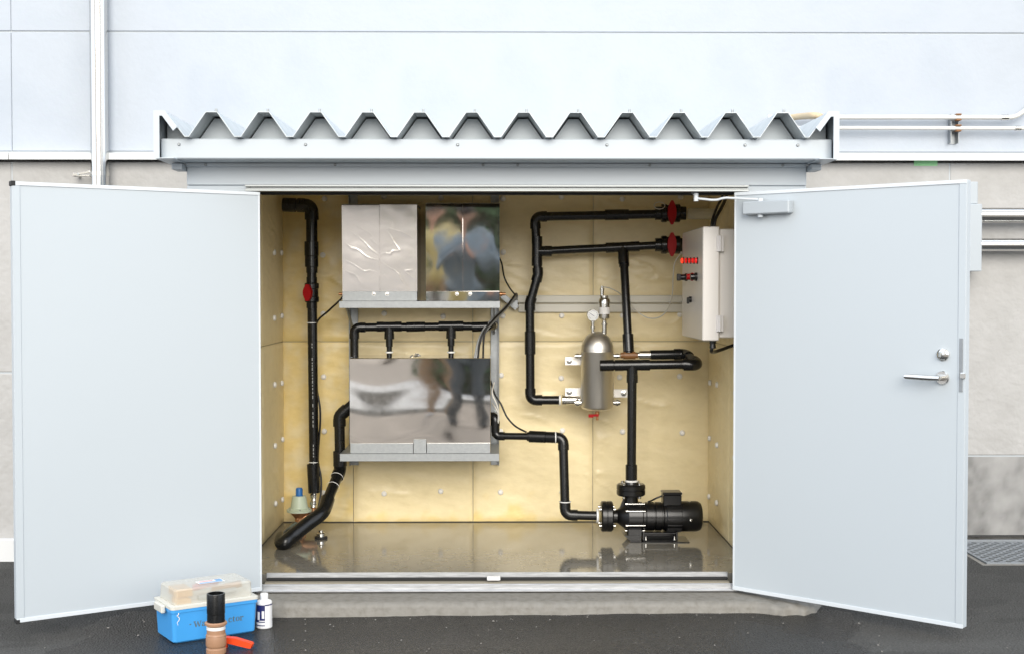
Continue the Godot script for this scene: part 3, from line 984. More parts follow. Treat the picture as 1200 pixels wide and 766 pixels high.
func door(t: Node3D, hinge: Vector3, s: float, open_deg: float) -> void:
	var w := 0.988
	var h := 1.675
	var a := deg_to_rad(open_deg)
	# local x runs from the hinge to the free edge, local z out of the face we see
	var ax := Vector3(s * cos(a), 0, sin(a))
	var az := Vector3(-s * sin(a), 0, cos(a))
	var xf := Transform3D(Basis(ax, Vector3.UP, az), hinge)
	var b := MB.new()
	b.xf = xf
	b.sheet(24, 30, func(u: float, v: float) -> Vector3:
		var x := lerpf(0.004, w - 0.004, u)
		var y := lerpf(0.004, h - 0.004, v)
		return Vector3(x, y, 0.0004 * sin(x * 7.0 + y * 2.0) + 0.0003 * sin(y * 5.0 - x * 3.0)), az)
	b.box2(Vector3(0, 0, -0.038), Vector3(w, h, -0.002), 0.002)
	var leaf := part(t, "door", b, M.door_paint, "left door leaf with bare inner face" if s < 0 else "right door leaf with lever handle and closer")
	b = MB.new()
	b.xf = xf
	b.box2(Vector3(0.0, 0.0, 0.0), Vector3(w, 0.016, 0.004), 0.001)
	part(leaf, "edge_trim", b, M.trim_white)
	b = MB.new()
	b.xf = xf
	b.box2(Vector3(0.0, h - 0.014, 0.0), Vector3(w, h, 0.004), 0.001)
	part(leaf, "edge_trim", b, M.trim_white)
	b = MB.new()
	b.xf = xf
	b.box2(Vector3(w - 0.028, 0.016, 0.0), Vector3(w, h - 0.014, 0.003), 0.001)
	part(leaf, "edge_trim", b, M.door_paint)
	b = MB.new()
	b.xf = xf
	b.box2(Vector3(0.0, 0.016, 0.0), Vector3(0.008, h - 0.014, 0.003), 0.001)
	part(leaf, "edge_trim", b, M.trim_white)
	if s < 0:
		b = MB.new()
		b.xf = xf
		b.box2(Vector3(w - 0.012, h - 0.016, -0.036), Vector3(w + 0.004, h + 0.003, 0.0055), 0.002)
		part(leaf, "corner_plug", b, M.dark_rubber)
		b = MB.new()
		b.xf = xf
		b.box2(Vector3(w - 0.012, -0.005, -0.036), Vector3(w + 0.003, 0.012, 0.0055), 0.002)
		part(leaf, "corner_plug", b, M.dark_rubber)
		return
	# lock case in the free edge, lever handle, thumb turn
	b = MB.new()
	b.xf = xf
	b.box2(Vector3(w - 0.022, 0.887, 0.0032), Vector3(w - 0.008, 1.087, 0.005), 0.0005)
	part(leaf, "lock_plate", b, M.galvanised)
	b = MB.new()
	b.xf = xf
	b.box2(Vector3(w - 0.016, 0.937, 0.005), Vector3(w + 0.004, 0.960, 0.014), 0.003)
	part(leaf, "latch_bolt", b, M.fitting_steel)
	b = MB.new()
	b.xf = xf
	var hc := Vector3(w - 0.086, 0.937, 0.0)
	b.lathe([[0.026, 0.0], [0.026, 0.006], [0.023, 0.010], [0.0, 0.010]], hc, Vector3(0, 0, 1), 28, 30)
	b.lathe([[0.010, 0.008], [0.010, 0.048], [0.0, 0.048]], hc, Vector3(0, 0, 1), 16, 30)
	b.tube([hc + Vector3(0.006, 0, 0.046), hc + Vector3(-0.03, 0, 0.048), hc + Vector3(-0.075, 0.001, 0.047), hc + Vector3(-0.125, 0.002, 0.045), hc + Vector3(-0.132, 0.002, 0.045)], [0.010, 0.011, 0.011, 0.0105, 0.006], 16)
	part(leaf, "door_handle", b, M.fitting_steel)
	b = MB.new()
	b.xf = xf
	var tc := hc + Vector3(0.002, 0.088, 0)
	b.lathe([[0.024, 0.0], [0.023, 0.008], [0.016, 0.014], [0.0, 0.015]], tc, Vector3(0, 0, 1), 24, 40)
	part(leaf, "thumb_turn", b, M.fitting_steel)
	b = MB.new()
	b.xf = xf
	b.box2(tc + Vector3(-0.011, -0.010, 0.0145), tc + Vector3(-0.002, 0.010, 0.024), 0.002)
	part(leaf, "thumb_turn", b, M.track_steel)
	# closer: body on the door near the hinge and a bent arm to the frame
	b = MB.new()
	b.xf = xf
	b.box2(Vector3(0.060, h - 0.098, 0.0005), Vector3(0.275, h - 0.044, 0.042), 0.005)
	b.lathe([[0.012, -0.012], [0.012, 0.0]], Vector3(0.135, h - 0.098, 0.022), Vector3.UP, 14, 30)
	b.lathe([[0.0, -0.012], [0.012, -0.012]], Vector3(0.135, h - 0.098, 0.022), Vector3.UP, 14, 30)
	part(leaf, "door_closer", b, M.closer_paint)
	b = MB.new()
	var p0 := xf * Vector3(0.135, h - 0.040, 0.022)
	b.lathe([[0.011, -0.005], [0.011, 0.008], [0.0, 0.008]], p0, Vector3.UP, 14, 30)
	var pe := Vector3(0.838, 1.722, 0.01)
	b.tube([p0 + Vector3(0, 0.003, 0), p0.lerp(pe, 0.52) + Vector3(0, 0.004, 0), p0.lerp(pe, 0.60) + Vector3(0, 0.0, 0), p0.lerp(pe, 0.66) + Vector3(0, -0.006, 0), p0.lerp(pe, 0.74) + Vector3(0, -0.008, 0), pe + Vector3(0, -0.004, 0)], 0.0052, 10)
	b.lathe([[0.010, -0.016], [0.010, 0.018], [0.0, 0.018]], pe, Vector3.UP, 14, 30)
	b.lathe([[0.0, -0.016], [0.010, -0.016]], pe, Vector3.UP, 14, 30)
	b.bar(pe + Vector3(0, 0.012, 0), Vector3(0.838, 1.745, -0.05), 0.022, 0.006)
	part(leaf, "closer_arm", b, M.trim_white)

# ---------------------------------------------------------------- on the factory wall
func wall_fittings() -> void:
	var b: MB
	# downspout
	var z := WALL_Z + 0.03 + 0.065
	var o := P(115.5, 100, z)
	var t := thing("downspout", "shiny round metal downspout running up the wall behind the open door", "downspout", Vector3(o.x, 0, z))
	b = MB.new()
	b.tube([Vector3(o.x, -0.06, z), Vector3(o.x, 6.5, z)], 0.045, 28)
	part(t, "pipe", b, M.chrome_pipe)
	b = MB.new()
	b.box2(Vector3(o.x + 0.026, -0.05, z + 0.036), Vector3(o.x + 0.030, 6.5, z + 0.040), 0.001)
	part(t, "seam", b, M.chrome_pipe)
	for y in [1.93, 0.7, 4.2]:
		b = MB.new()
		b.lathe([[0.0475, -0.011], [0.0475, 0.011]], Vector3(o.x, y, z), Vector3.UP, 28, 30)
		b.box2(Vector3(o.x - 0.135, y - 0.012, z - 0.012), Vector3(o.x - 0.046, y - 0.004, z + 0.016), 0.001)
		b.bar(Vector3(o.x - 0.135, y - 0.006, z + 0.016), Vector3(o.x - 0.046, y + 0.012, z + 0.018), 0.003, 0.012)
		b.box2(Vector3(o.x - 0.135, y - 0.012, WALL_Z + 0.002), Vector3(o.x - 0.12, y + 0.006, z + 0.012), 0.001)
		var br := part(t, "bracket", b, M.fitting_steel)
		b = MB.new()
		b.lathe([[0.006, 0.0], [0.006, 0.008], [0.0, 0.008]], Vector3(o.x - 0.105, y - 0.001, z + 0.014), Vector3(0, 0, 1), 6, 10)
		part(br, "bolt", b, M.track_steel)
	# two slim conduits right of the roof, on one strut
	var zc := WALL_Z + 0.03 + 0.062
	var ca := P(900, 137.5, zc)
	var cb := P(1121, 137.5, zc)
	var y2 := P(1121, 150.3, zc).y
	t = thing("conduit", "upper slim white conduit right of the roof, bending upward", "conduit", Vector3(cb.x, cb.y, zc), "conduits on one strut")
	b = MB.new()
	b.tube([ca, cb, P(1180, 137.8, zc), P(1187, 137.5, zc), P(1193, 135.5, zc), P(1200, 131, zc), P(1215, 118, zc), P(1222, 100, zc), P(1222, -100, zc)], 0.0125, 14)
	part(t, "tube", b, M.conduit_paint)
	b = MB.new()
	b.tube([P(1174, 137.8, zc), P(1182, 137.8, zc)], 0.015, 14)
	part(t, "coupling", b, M.fitting_steel)
	t = thing("conduit", "lower slim white conduit right of the roof, straight and level", "conduit", Vector3(cb.x, y2, zc), "conduits on one strut")
	b = MB.new()
	b.tube([Vector3(ca.x, y2, zc), Vector3(6.0, y2, zc)], 0.0105, 14)
	part(t, "tube", b, M.conduit_paint)
	b = MB.new()
	var cx := P(1190, 150, zc).x
	b.tube([Vector3(cx, y2, zc), Vector3(cx + 0.03, y2, zc)], 0.013, 14)
	part(t, "coupling", b, M.fitting_steel)
	t = thing("strut_bracket", "short slotted steel strut holding the two white conduits", "bracket", Vector3(cb.x, y2 - 0.06, zc))
	b = MB.new()
	var ya := P(1121, 133, zc).y
	var yb := P(1121, 167.5, zc).y
	var cz := zc - 0.016
	b.box2(Vector3(cb.x - 0.022, yb, WALL_Z + 0.0305), Vector3(cb.x - 0.018, ya, cz), 0.0005)
	b.box2(Vector3(cb.x + 0.018, yb, WALL_Z + 0.0305), Vector3(cb.x + 0.022, ya, cz), 0.0005)
	b.box2(Vector3(cb.x - 0.018, yb, WALL_Z + 0.0305), Vector3(cb.x + 0.018, ya, WALL_Z + 0.035), 0.0005)
	part(t, "channel", b, M.galvanised)
	for yy in [cb.y, y2]:
		b = MB.new()
		b.box2(Vector3(cb.x - 0.004, yy + 0.010, zc - 0.015), Vector3(cb.x + 0.024, yy + 0.018, zc + 0.016), 0.002)
		b.box2(Vector3(cb.x - 0.004, yy - 0.018, zc - 0.015), Vector3(cb.x + 0.024, yy - 0.010, zc + 0.016), 0.002)
		part(t, "clamp", b, M.rust, "rusty clamp")
	# tan pipe lying over the end of the roof
	t = thing("tan_pipe", "tan pipe behind the right end of the folded roof", "pipe", P(940, 134, -1.15))
	b = MB.new()
	b.tube(curve_pts([P(905, 146, -1.25), P(915, 140, -1.12), P(938, 136.5, -0.95), P(957, 135.5, -0.75), P(966, 139, -0.9), P(970, 143, WALL_Z + 0.04)], 0.03), 0.016, 12)
	part(t, "tube", b, M.beige_pipe)
	# two thick polished pipes that come out of a white cover box behind the right door
	zc = WALL_Z + 0.012 + 0.09
	var x0 := P(1146, 270, zc).x
	for e in [[252.5, "upper of the two thick polished steel pipes behind the right door"], [287.0, "lower of the two thick polished steel pipes behind the right door"]]:
		var yy := P(1180, e[0], zc).y
		t = thing("polished_pipe", e[1], "pipe", Vector3(x0, yy, zc), "polished pipes on the lower wall")
		b = MB.new()
		b.tube([Vector3(x0, yy, zc), Vector3(6.0, yy, zc)], 0.040 if e[0] < 260 else 0.033, 26)
		part(t, "tube", b, M.chrome_pipe)
		b = MB.new()
		b.box2(Vector3(x0 + 1.0, yy - 0.02, WALL_Z + 0.0125), Vector3(x0 + 1.03, yy + 0.02, zc), 0.002)
		part(t, "bracket", b, M.galvanised)
	t = thing("cover_box", "white stepped sheet metal cover behind the right door edge", "cover", P(1143, 318, zc))
	b = MB.new()
	var q0 := P(1090, 213, zc + 0.05)
	var q1 := P(1146.5, 239, zc + 0.05)
	b.box2(Vector3(q0.x, q1.y, WALL_Z + 0.0125), Vector3(q1.x, q0.y, zc + 0.05), 0.003)
	part(t, "top_cover", b, M.closer_paint)
	b = MB.new()
	var q2 := P(1151, 318, zc + 0.06)
	b.box2(Vector3(q0.x, q2.y, WALL_Z + 0.0125), Vector3(q2.x, q1.y - 0.001, zc + 0.06), 0.003)
	part(t, "lower_cover", b, M.closer_paint)
	# strip of green tape
	var g0 := P(1071.5, 187, WALL_Z + 0.0125)
	var g1 := P(1099, 194.5, WALL_Z + 0.0125)
	b = MB.new()
	b.box2(Vector3(g0.x, g1.y, WALL_Z + 0.0122), Vector3(g1.x, g0.y, WALL_Z + 0.0135), 0.0002)
	var tp := solo("green_tape", b, M.tape_green, Vector3((g0.x + g1.x) / 2, g1.y, WALL_Z + 0.012))
	describe(tp, "short strip of pale green tape stuck under the white flashing", "tape")

# ---------------------------------------------------------------- rack and steel boxes
func rack_and_boxes() -> void:
	var b: MB
	var zs := -0.90            # front of the upper shelf
	var a := P(397, 353, zs)
	var c := P(586, 361, zs)
	var t := thing("wall_rack", "galvanised angle iron rack carrying three steel boxes on two shelves", "rack", Vector3((a.x + c.x) / 2, 0.5, -1.1))
	# uprights of angle iron
	for e in [[413.5, 1.0], [580.0, -1.0]]:
		var x := P(e[0], 400, -1.24).x
		b = MB.new()
		b.box2(Vector3(x - 0.022, 0.42, -1.290), Vector3(x + 0.022, 1.86, -1.286), 0.0008)
		b.box2(Vector3(x - e[1] * 0.022, 0.42, -1.286), Vector3(x - e[1] * 0.018, 1.86, -1.246), 0.0008)
		b.box2(Vector3(x - 0.022, 0.42, -1.2865), Vector3(x + 0.022, 1.86, -1.2835), 0.0008)
		var up := part(t, "upright", b, M.galvanised)
		for y in [1.80, 1.12, 0.70]:
			b = MB.new()
			b.lathe([[0.008, 0.0], [0.008, 0.007], [0.0, 0.008]], Vector3(x, y, -1.2835), Vector3(0, 0, 1), 6, 10)
			part(up, "bolt", b, M.track_steel)
	# upper shelf: a tray with a front lip
	b = MB.new()
	b.box2(Vector3(a.x, a.y - 0.006, -1.283), Vector3(c.x, a.y, zs - 0.004), 0.001)
	b.box2(Vector3(a.x, c.y, zs - 0.004), Vector3(c.x, a.y + 0.0005, zs), 0.001)
	part(t, "shelf", b, M.galvanised)
	for x in [a.x + 0.03, c.x - 0.03]:
		b = MB.new()
		b.bar(Vector3(x, a.y - 0.16, -1.275), Vector3(x, a.y - 0.012, zs - 0.03), 0.03, 0.006, Vector3.RIGHT)
		part(t, "shelf_brace", b, M.galvanised)
	var shelf_y := a.y
	var zl := -0.845
	var d0 := P(398, 531.5, zl)
	var d1 := P(585, 540, zl)
	b = MB.new()
	b.box2(Vector3(d0.x, d0.y - 0.006, -1.283), Vector3(d1.x, d0.y, zl - 0.004), 0.001)
	b.box2(Vector3(d0.x, d1.y, zl - 0.004), Vector3(d1.x, d0.y + 0.0005, zl), 0.001)
	part(t, "shelf", b, M.galvanised)
	var low_y := d0.y
	# upper boxes
	steel_box("steel_box", "dull film wrapped steel box on the upper shelf, nearest the tall riser pipe", P(401, 352, -0.925), P(488.5, 240, -0.925), -1.235, shelf_y, 0.5, M.film_steel, 0, Vector2(0.004, 0.042))
	steel_box("steel_box", "mirror bright steel box on the upper shelf with a centre seam", P(499, 352, -0.925), P(585.5, 238.5, -0.925), -1.235, shelf_y, 0.5, M.mirror_steel, 1, Vector2(0.023, 0.033))
	# lower box: wider, with a lip and a centre tab at the foot
	var q0 := P(409.5, 531, -0.865)
	var q1 := P(575, 419.5, -0.865)
	t = thing("steel_box", "wide mirror steel box on the lower shelf with a centre clip", "box", Vector3((q0.x + q1.x) / 2, low_y, -1.05), "steel boxes on the rack")
	b = MB.new()
	b.box2(Vector3(q0.x, low_y + 0.0005, -1.235), Vector3(q1.x, q1.y, -0.884), 0.003)
	part(t, "body", b, M.mirror_steel)
	b = MB.new()
	var w := q1.x - q0.x
	var fy := P(500, 519, -0.865).y
	panel(b, 110, 80, func(u: float, v: float) -> Vector3:
		var x := q0.x + 0.002 + u * (w - 0.004)
		var y := lerpf(fy, q1.y - 0.002, v)
		var edge := sin(PI * u) * sin(PI * v)
		var z := 0.00024 * sin(v * 7.0 + 1.8 * sin(u * 5.0 + 0.5)) + 0.00008 * sin(v * 19.0 + 3.0 * u + 1.5 * sin(u * 9.0)) + 0.00012 * edge * sin(u * 7.0 + v * 2.0)
		z += -0.021 * (x - (q0.x + q1.x) / 2) - 0.010 * v * 0.41
		return Vector3(x, y, -0.869 + z), -0.885)
	part(t, "front_panel", b, M.mirror_steel)
	for s in [0, 1]:
		b = MB.new()
		var lx0: float = q0.x + 0.004 if s == 0 else P(500, 525, -0.86).x
		var lx1: float = P(484, 525, -0.86).x if s == 0 else q1.x - 0.002
		b.box2(Vector3(lx0, low_y + 0.0005, -0.8835), Vector3(lx1, fy, -0.858), 0.001)
		part(t, "foot_strip", b, M.galvanised)
	b = MB.new()
	b.box2(Vector3(P(484.5, 525, -0.857).x, low_y + 0.0005, -0.8625), Vector3(P(499.5, 525, -0.857).x, P(500, 514.5, -0.857).y, -0.855), 0.001)
	var tab := part(t, "clip", b, M.galvanised)
	b = MB.new()
	b.lathe([[0.005, 0], [0.005, 0.006], [0, 0.006]], P(492.5, 515.5, -0.855) + Vector3(0, -0.004, 0), Vector3(0, 0, 1), 8, 10)
	part(tab, "screw", b, M.track_steel)
	# crumpled foil tie on the top edge
	b = MB.new()
	for i in 14:
		var e := P(483 + i * 0.75, 418 - 2.5 * absf(sin(i * 1.9)), -0.868)
		b.bar(e, e + Vector3(rng.randf_range(-0.02, 0.02), rng.randf_range(-0.012, 0.014), rng.randf_range(-0.006, 0.006)), 0.002, 0.006)
	part(t, "foil_tie", b, M.fitting_steel)

# a bent front sheet with its rims folded back to zb
func panel(b: MB, nu: int, nv: int, f: Callable, zb: float) -> void:
	b.sheet(nu, nv, f, Vector3(0, 0, 1))
	for k in 24:
		var u0 := k / 24.0
		var u1 := (k + 1) / 24.0
		for e in [[Vector2(0, u0), Vector2(0, u1), Vector3(-1, 0, 0)], [Vector2(1, u0), Vector2(1, u1), Vector3(1, 0, 0)], [Vector2(u0, 0), Vector2(u1, 0), Vector3(0, -1, 0)], [Vector2(u0, 1), Vector2(u1, 1), Vector3(0, 1, 0)]]:
			var p: Vector3 = f.call(e[0].x, e[0].y)
			var q: Vector3 = f.call(e[1].x, e[1].y)
			b.quad(p, q, Vector3(q.x, q.y, zb), Vector3(p.x, p.y, zb), e[2])

func steel_box(called: String, label: String, p0: Vector3, p1: Vector3, zb: float, y: float, split: float, m: Material, kind: int, tilt: Vector2) -> void:
	var t := thing(called, label, "box", Vector3((p0.x + p1.x) / 2, y, (p0.z + zb) / 2), "steel boxes on the rack")
	var b := MB.new()
	var w := p1.x - p0.x
	var h := p1.y - y
	b.box2(Vector3(p0.x, y + 0.0005, zb), Vector3(p1.x, p1.y - 0.002, p0.z - 0.022), 0.003)
	part(t, "body", b, m)
	var fy := y + 0.046
	var film := FastNoiseLite.new()
	film.seed = 91
	film.frequency = 1.0
	film.fractal_octaves = 2
	for s in 2:
		b = MB.new()
		var x0: float = p0.x if s == 0 else p0.x + w * split + 0.001
		var x1: float = p0.x + w * split if s == 0 else p1.x
		var top: float = p1.y - (0.004 if s == 0 else 0.0)
		var off: float = 0.005 if s == 0 else 0.0
		var shape := func(u: float, v: float) -> Vector3:
			var x := lerpf(x0, x1, u)
			var yy := lerpf(fy, top, v)
			var e := sin(PI * u) * sin(PI * v)
			var z := p0.z - 0.012 + off + e * (0.00035 * sin(u * 3.0 + v * 4.0 + s) + 0.00012 * sin(v * 11.0 - u * 5.0))
			z += -tilt.x * (x - (p0.x + p1.x) / 2) + tilt.y * (yy - y)
			if kind == 0:
				# slack protective film, crumpled over the lower half
				var c := pow(1.0 - absf(film.get_noise_2d(x * 6.0 + 4.0 * s + yy * 3.0, yy * 8.5 + x * 3.0)), 20.0)
				z += e * smoothstep(0.95, 0.35, v) * (0.0008 * c + 0.0005 * film.get_noise_2d(x * 5.0, yy * 7.0 + 9.0))
			return Vector3(x, yy, z)
		panel(b, 60 if kind == 0 else 40, 110 if kind == 0 else 60, shape, p0.z - 0.0225)
		part(t, "front_panel", b, m)
	b = MB.new()
	b.box2(Vector3(p0.x, y + 0.0005, p0.z - 0.0215), Vector3(p1.x, fy + 0.002, p0.z), 0.001)
	part(t, "foot_strip", b, M.galvanised if kind == 0 else m)
	for e in [0.42, 0.60]:
		b = MB.new()
		b.lathe([[0.010, 0], [0.010, 0.002], [0.006, 0.002], [0.0055, 0.007], [0, 0.008]], Vector3(p0.x + w * e, y + 0.036, p0.z), Vector3(0, 0, 1), 12, 25)
		part(t, "bolt", b, M.fitting_steel)
	b = MB.new()
	b.box2(Vector3(p0.x - 0.002, p1.y - 0.001, zb), Vector3(p1.x + 0.002, p1.y + 0.003, p0.z - 0.001), 0.001)
	part(t, "lid", b, M.galvanised if kind == 0 else m)
	# hose tail at the side
	b = MB.new()
	var sx: float = p0.x if kind == 0 else p1.x
	var dx := -1.0 if kind == 0 else 1.0
	b.lathe([[0.011, 0.0], [0.011, 0.012], [0.007, 0.014], [0.007, 0.03], [0, 0.03]], Vector3(sx, y + 0.035, p0.z - 0.10), Vector3(dx, 0, 0), 12, 25)
	part(t, "hose_tail", b, M.bronze)

# ---------------------------------------------------------------- black pipework
# straight lengths and elbows along a bent line
func run(t: Node3D, pts: Array, r: float, bend := 1.5, m = null) -> void:
	var mm: Material = M.pvc_black if m == null else m
	var n := pts.size()
	var cutp := []      # tangent length at each corner
	for i in n:
		if i == 0 or i == n - 1:
			cutp.append(0.0)
		else:
			var a: Vector3 = (pts[i] - pts[i - 1]).normalized()
			var c: Vector3 = (pts[i + 1] - pts[i]).normalized()
			cutp.append(r * bend * tan(a.angle_to(c) / 2.0))
	for i in n - 1:
		var d: Vector3 = (pts[i + 1] - pts[i]).normalized()
		var b := MB.new()
		b.tube([pts[i] + d * cutp[i] * 0.9, pts[i + 1] - d * cutp[i + 1] * 0.9], r, 20)
		part(t, "pipe", b, mm)
	for i in range(1, n - 1):
		var a: Vector3 = (pts[i] - pts[i - 1]).normalized()
		var c: Vector3 = (pts[i + 1] - pts[i]).normalized()
		var ang := a.angle_to(c)
		var t0: float = cutp[i]
		var sock := r * 1.35
		var ro := r * 1.22
		var path := [pts[i] - a * (t0 + sock), pts[i] - a * (t0 + sock * 0.12), pts[i] - a * (t0 + sock * 0.06)]
		var rad := [ro, ro, ro * 0.965]
		var axis := a.cross(c).normalized()
		var cen: Vector3 = pts[i] - a * t0 + axis.cross(a) * (r * bend)
		var steps := int(max(3, ang / 0.22))
		for k in range(1, steps):
			path.append(cen + (pts[i] - a * t0 - cen).rotated(axis, ang * k / steps))
			rad.append(ro * 0.965)
		path.append_array([pts[i] + c * (t0 + sock * 0.06), pts[i] + c * (t0 + sock * 0.12), pts[i] + c * (t0 + sock)])
		rad.append_array([ro * 0.965, ro, ro])
		var b := MB.new()
		b.tube(path, rad, 22)
		part(t, "elbow", b, mm)

func sleeve(t: Node3D, called: String, a: Vector3, b_: Vector3, r: float, m: Material) -> MeshInstance3D:
	var L := (b_ - a).length()
	var e: float = min(0.002, L * 0.2)
	var b := MB.new()
	b.lathe([[r - 0.006, 0.0], [r - e, 0.0], [r, e], [r, L - e], [r - e, L], [r - 0.006, L], [0, L]], a, (b_ - a).normalized(), 24, 20)
	return part(t, called, b, m)

func tee(t: Node3D, c: Vector3, d: Vector3, br: Vector3, r: float, half: float) -> void:
	var ro := r * 1.22
	var b := MB.new()
	b.tube([c - d * half, c - d * (half * 0.5), c - d * (half * 0.48), c + d * (half * 0.48), c + d * (half * 0.5), c + d * half], [ro, ro, ro * 0.965, ro * 0.965, ro, ro], 22)
	b.tube([c, c + br * (half * 0.55), c + br * (half * 0.57), c + br * half], [ro * 0.965, ro * 0.965, ro, ro], 22)
	part(t, "tee", b, M.pvc_black)

func ball_valve(t: Node3D, c: Vector3, d: Vector3, face: Vector3, r: float, lever: float, along := false) -> void:
	var b := MB.new()
	b.lathe([[0, -0.078], [r * 1.20, -0.078], [r * 1.20, -0.050], [r * 1.5, -0.048], [r * 1.62, -0.044], [r * 1.62, -0.022], [r * 1.45, -0.018], [r * 1.45, 0.018], [r * 1.62, 0.022], [r * 1.62, 0.044], [r * 1.5, 0.048], [r * 1.20, 0.050], [r * 1.20, 0.078], [0, 0.078]], c, d, 26, 20)
	var body := part(t, "valve", b, M.pvc_black)
	b = MB.new()
	var o := c + face * (r * 1.45)
	b.lathe([[r * 0.55, -0.008], [r * 0.55, 0.016], [0, 0.016]], o, face, 14, 20)
	# a lens shaped grip across the pipe
	var side := face.cross(d).normalized()
	var wide := d
	if along:
		wide = side
		side = d
	var poly := PackedVector2Array()
	for k in 9:
		var u := -1.0 + 2.0 * k / 8.0
		poly.append(Vector2(u * lever, 0.017 * (1.0 - u * u) + 0.005))
	for k in range(8, -1, -1):
		var u := -1.0 + 2.0 * k / 8.0
		poly.append(Vector2(u * lever, -0.017 * (1.0 - u * u) - 0.005))
	b.xf = Transform3D(Basis(side, wide, side.cross(wide)), o)
	b.prism(poly, 0.010 * sign(side.cross(wide).dot(face)), 0.034 * sign(side.cross(wide).dot(face)))
	part(body, "handle", b, M.red_plastic)

func pipework() -> void:
	var b: MB
	var t: Node3D
	var R := 0.0245
	# --- tall riser by the left wall
	var z := -1.10
	var top := P(365, 241, z)
	var foot := P(368.2, 577, z)
	t = thing("riser_pipe", "tall black riser pipe with red valve in the left corner", "pipe", Vector3(foot.x, foot.y, z))
	var inl := P(331, 240, z)
	run(t, [inl, top, Vector3(top.x, P(366, 320, z).y, z)], 0.029, 1.15)
	sleeve(t, "socket", inl, P(347, 240.5, z), 0.0355, M.pvc_black)
	sleeve(t, "socket", P(364.8, 283, z), P(364.9, 300, z), 0.036, M.pvc_black)
	sleeve(t, "reducer", P(364.9, 300, z), P(365, 313, z), 0.034, M.pvc_black)
	var v0 := P(365.2, 343, z)
	b = MB.new()
	b.tube([P(365, 312, z), foot], R, 20)
	part(t, "pipe", b, M.pvc_black)
	ball_valve(t, v0, Vector3.DOWN, Vector3(-0.25, 0, 0.97).normalized(), 0.0225, 0.042, true)
	sleeve(t, "socket", P(366.5, 543, z), foot, 0.031, M.pvc_black)
	# printed line on the pipe, too small to read
	b = MB.new()
	var py := 402.0
	while py < 556.0:
		var L := rng.randf_range(1.5, 4.0)
		if rng.randf() < 0.8 and not (py > 497 and py < 520):
			var xx := 364.6 + (py - 380) * 0.0135
			var q0 := P(xx, py, z + 0.0242)
			var q1 := P(xx + 1.0, py + L, z + 0.0242)
			b.box2(Vector3(q0.x, q1.y, z + 0.020), Vector3(q1.x, q0.y, z + 0.0252), 0.0002)
		py += L + rng.randf_range(1.0, 2.2)
	part(t, "printed_line", b, M.cable_grey)
	for yy in [378.0, 541.0]:
		b = MB.new()
		var q := P(366.0 + (yy - 440) * 0.012, yy, z)
		b.lathe([[0.0258, -0.0022], [0.0268, 0.0], [0.0258, 0.0022]], q, Vector3.UP, 20, 60)
		part(t, "cable_tie", b, M.seal_white)

	# --- thick pipe that leaves the wide box, kinks, and lies out over the floor
	var z2 := -1.02
	t = thing("drain_pipe", "thick black kinked pipe from the wide box down to the green regulator", "pipe", P(398, 560, z2))
	var k0 := P(424, 464, z2)
	var k1 := P(397.5, 487, z2)
	var k2 := P(398.5, 550, z2)
	var k3 := P(377.5, 600, -0.74)
	var k4 := P(334.5, 634, -0.60)
	var k5 := P(345.5, 619, -0.90)
	run(t, [k0, k1, k2, k3], 0.0265, 1.3)
	b = MB.new()
	b.tube(curve_pts([k3.lerp(k2, 0.30), k3, k3.lerp(k4, 0.4), k3.lerp(k4, 0.8), k4 + (k4 - k3).normalized() * 0.01 + Vector3(-0.004, -0.004, 0.0), k4 + Vector3(-0.03, 0, -0.075), k4.lerp(k5, 0.6) + Vector3(-0.015, 0, 0), k5], 0.012), 0.034, 22)
	part(t, "elbow", b, M.pvc_black)
	sleeve(t, "socket", P(398.2, 528, z2), P(398.4, 546, z2), 0.0345, M.pvc_black)
	for e in [k2.lerp(k3, 0.20), k2.lerp(k3, 0.42)]:
		b = MB.new()
		b.lathe([[0.0335, -0.002], [0.0345, 0.0], [0.0335, 0.002]], e, (k3 - k2).normalized(), 22, 60)
		part(t, "cable_tie", b, M.seal_white)

	# --- regulator standing in the corner
	var rz := -1.05
	var rb := P(349, 622, rz)
	t = thing("pressure_regulator", "pale green pressure regulator with blue cap on a bronze body", "regulator", Vector3(rb.x, FLOOR_Y, rz))
	var rc := P(350.5, 602.5, rz)
	var s := mpp(rz)
	b = MB.new()
	b.lathe([[0.0, -20 * s], [0.030, -20 * s], [0.034, -18 * s], [0.034, -13 * s], [0.022, -10 * s], [0.022, -4 * s], [0.046, 2 * s], [0.049, 3.5 * s]], rc, Vector3.UP, 26, 30)
	b.tube([rc + Vector3(-0.015, -0.02, 0), rc + Vector3(0.085, -0.012, -0.03)], 0.024, 18)
	b.tube([rc + Vector3(0.068, -0.03, -0.025), rc + Vector3(0.068, 0.03, -0.025)], 0.017, 16)
	part(t, "valve_body", b, M.bronze)
	b = MB.new()
	b.lathe([[0.0, 3.2 * s], [0.062, 3.4 * s], [0.063, 6.0 * s], [0.044, 8.0 * s], [0.036, 20 * s], [0.033, 22 * s], [0.0, 22 * s]], rc, Vector3.UP, 28, 30)
	var bon := part(t, "bonnet", b, M.regulator_green)
	for k in 6:
		var a := TAU * (k + 0.3) / 6.0
		b = MB.new()
		b.lathe([[0.005, 0.0], [0.005, 0.006], [0, 0.006]], rc + Vector3(cos(a) * 0.054, 6.0 * s, sin(a) * 0.054), Vector3.UP, 6, 10)
		part(bon, "bolt", b, M.track_steel)
	b = MB.new()
	b.lathe([[0.0175, 21.5 * s], [0.0175, 30 * s], [0.014, 31.5 * s], [0.0, 31.5 * s]], rc, Vector3.UP, 18, 30)
	part(t, "cap", b, M.blue_cap)
	b = MB.new()
	var lc := rc + Vector3(0.068, 0.03, -0.025)
	b.tube([lc, foot + Vector3(0, 0.005, 0)], 0.015, 14)
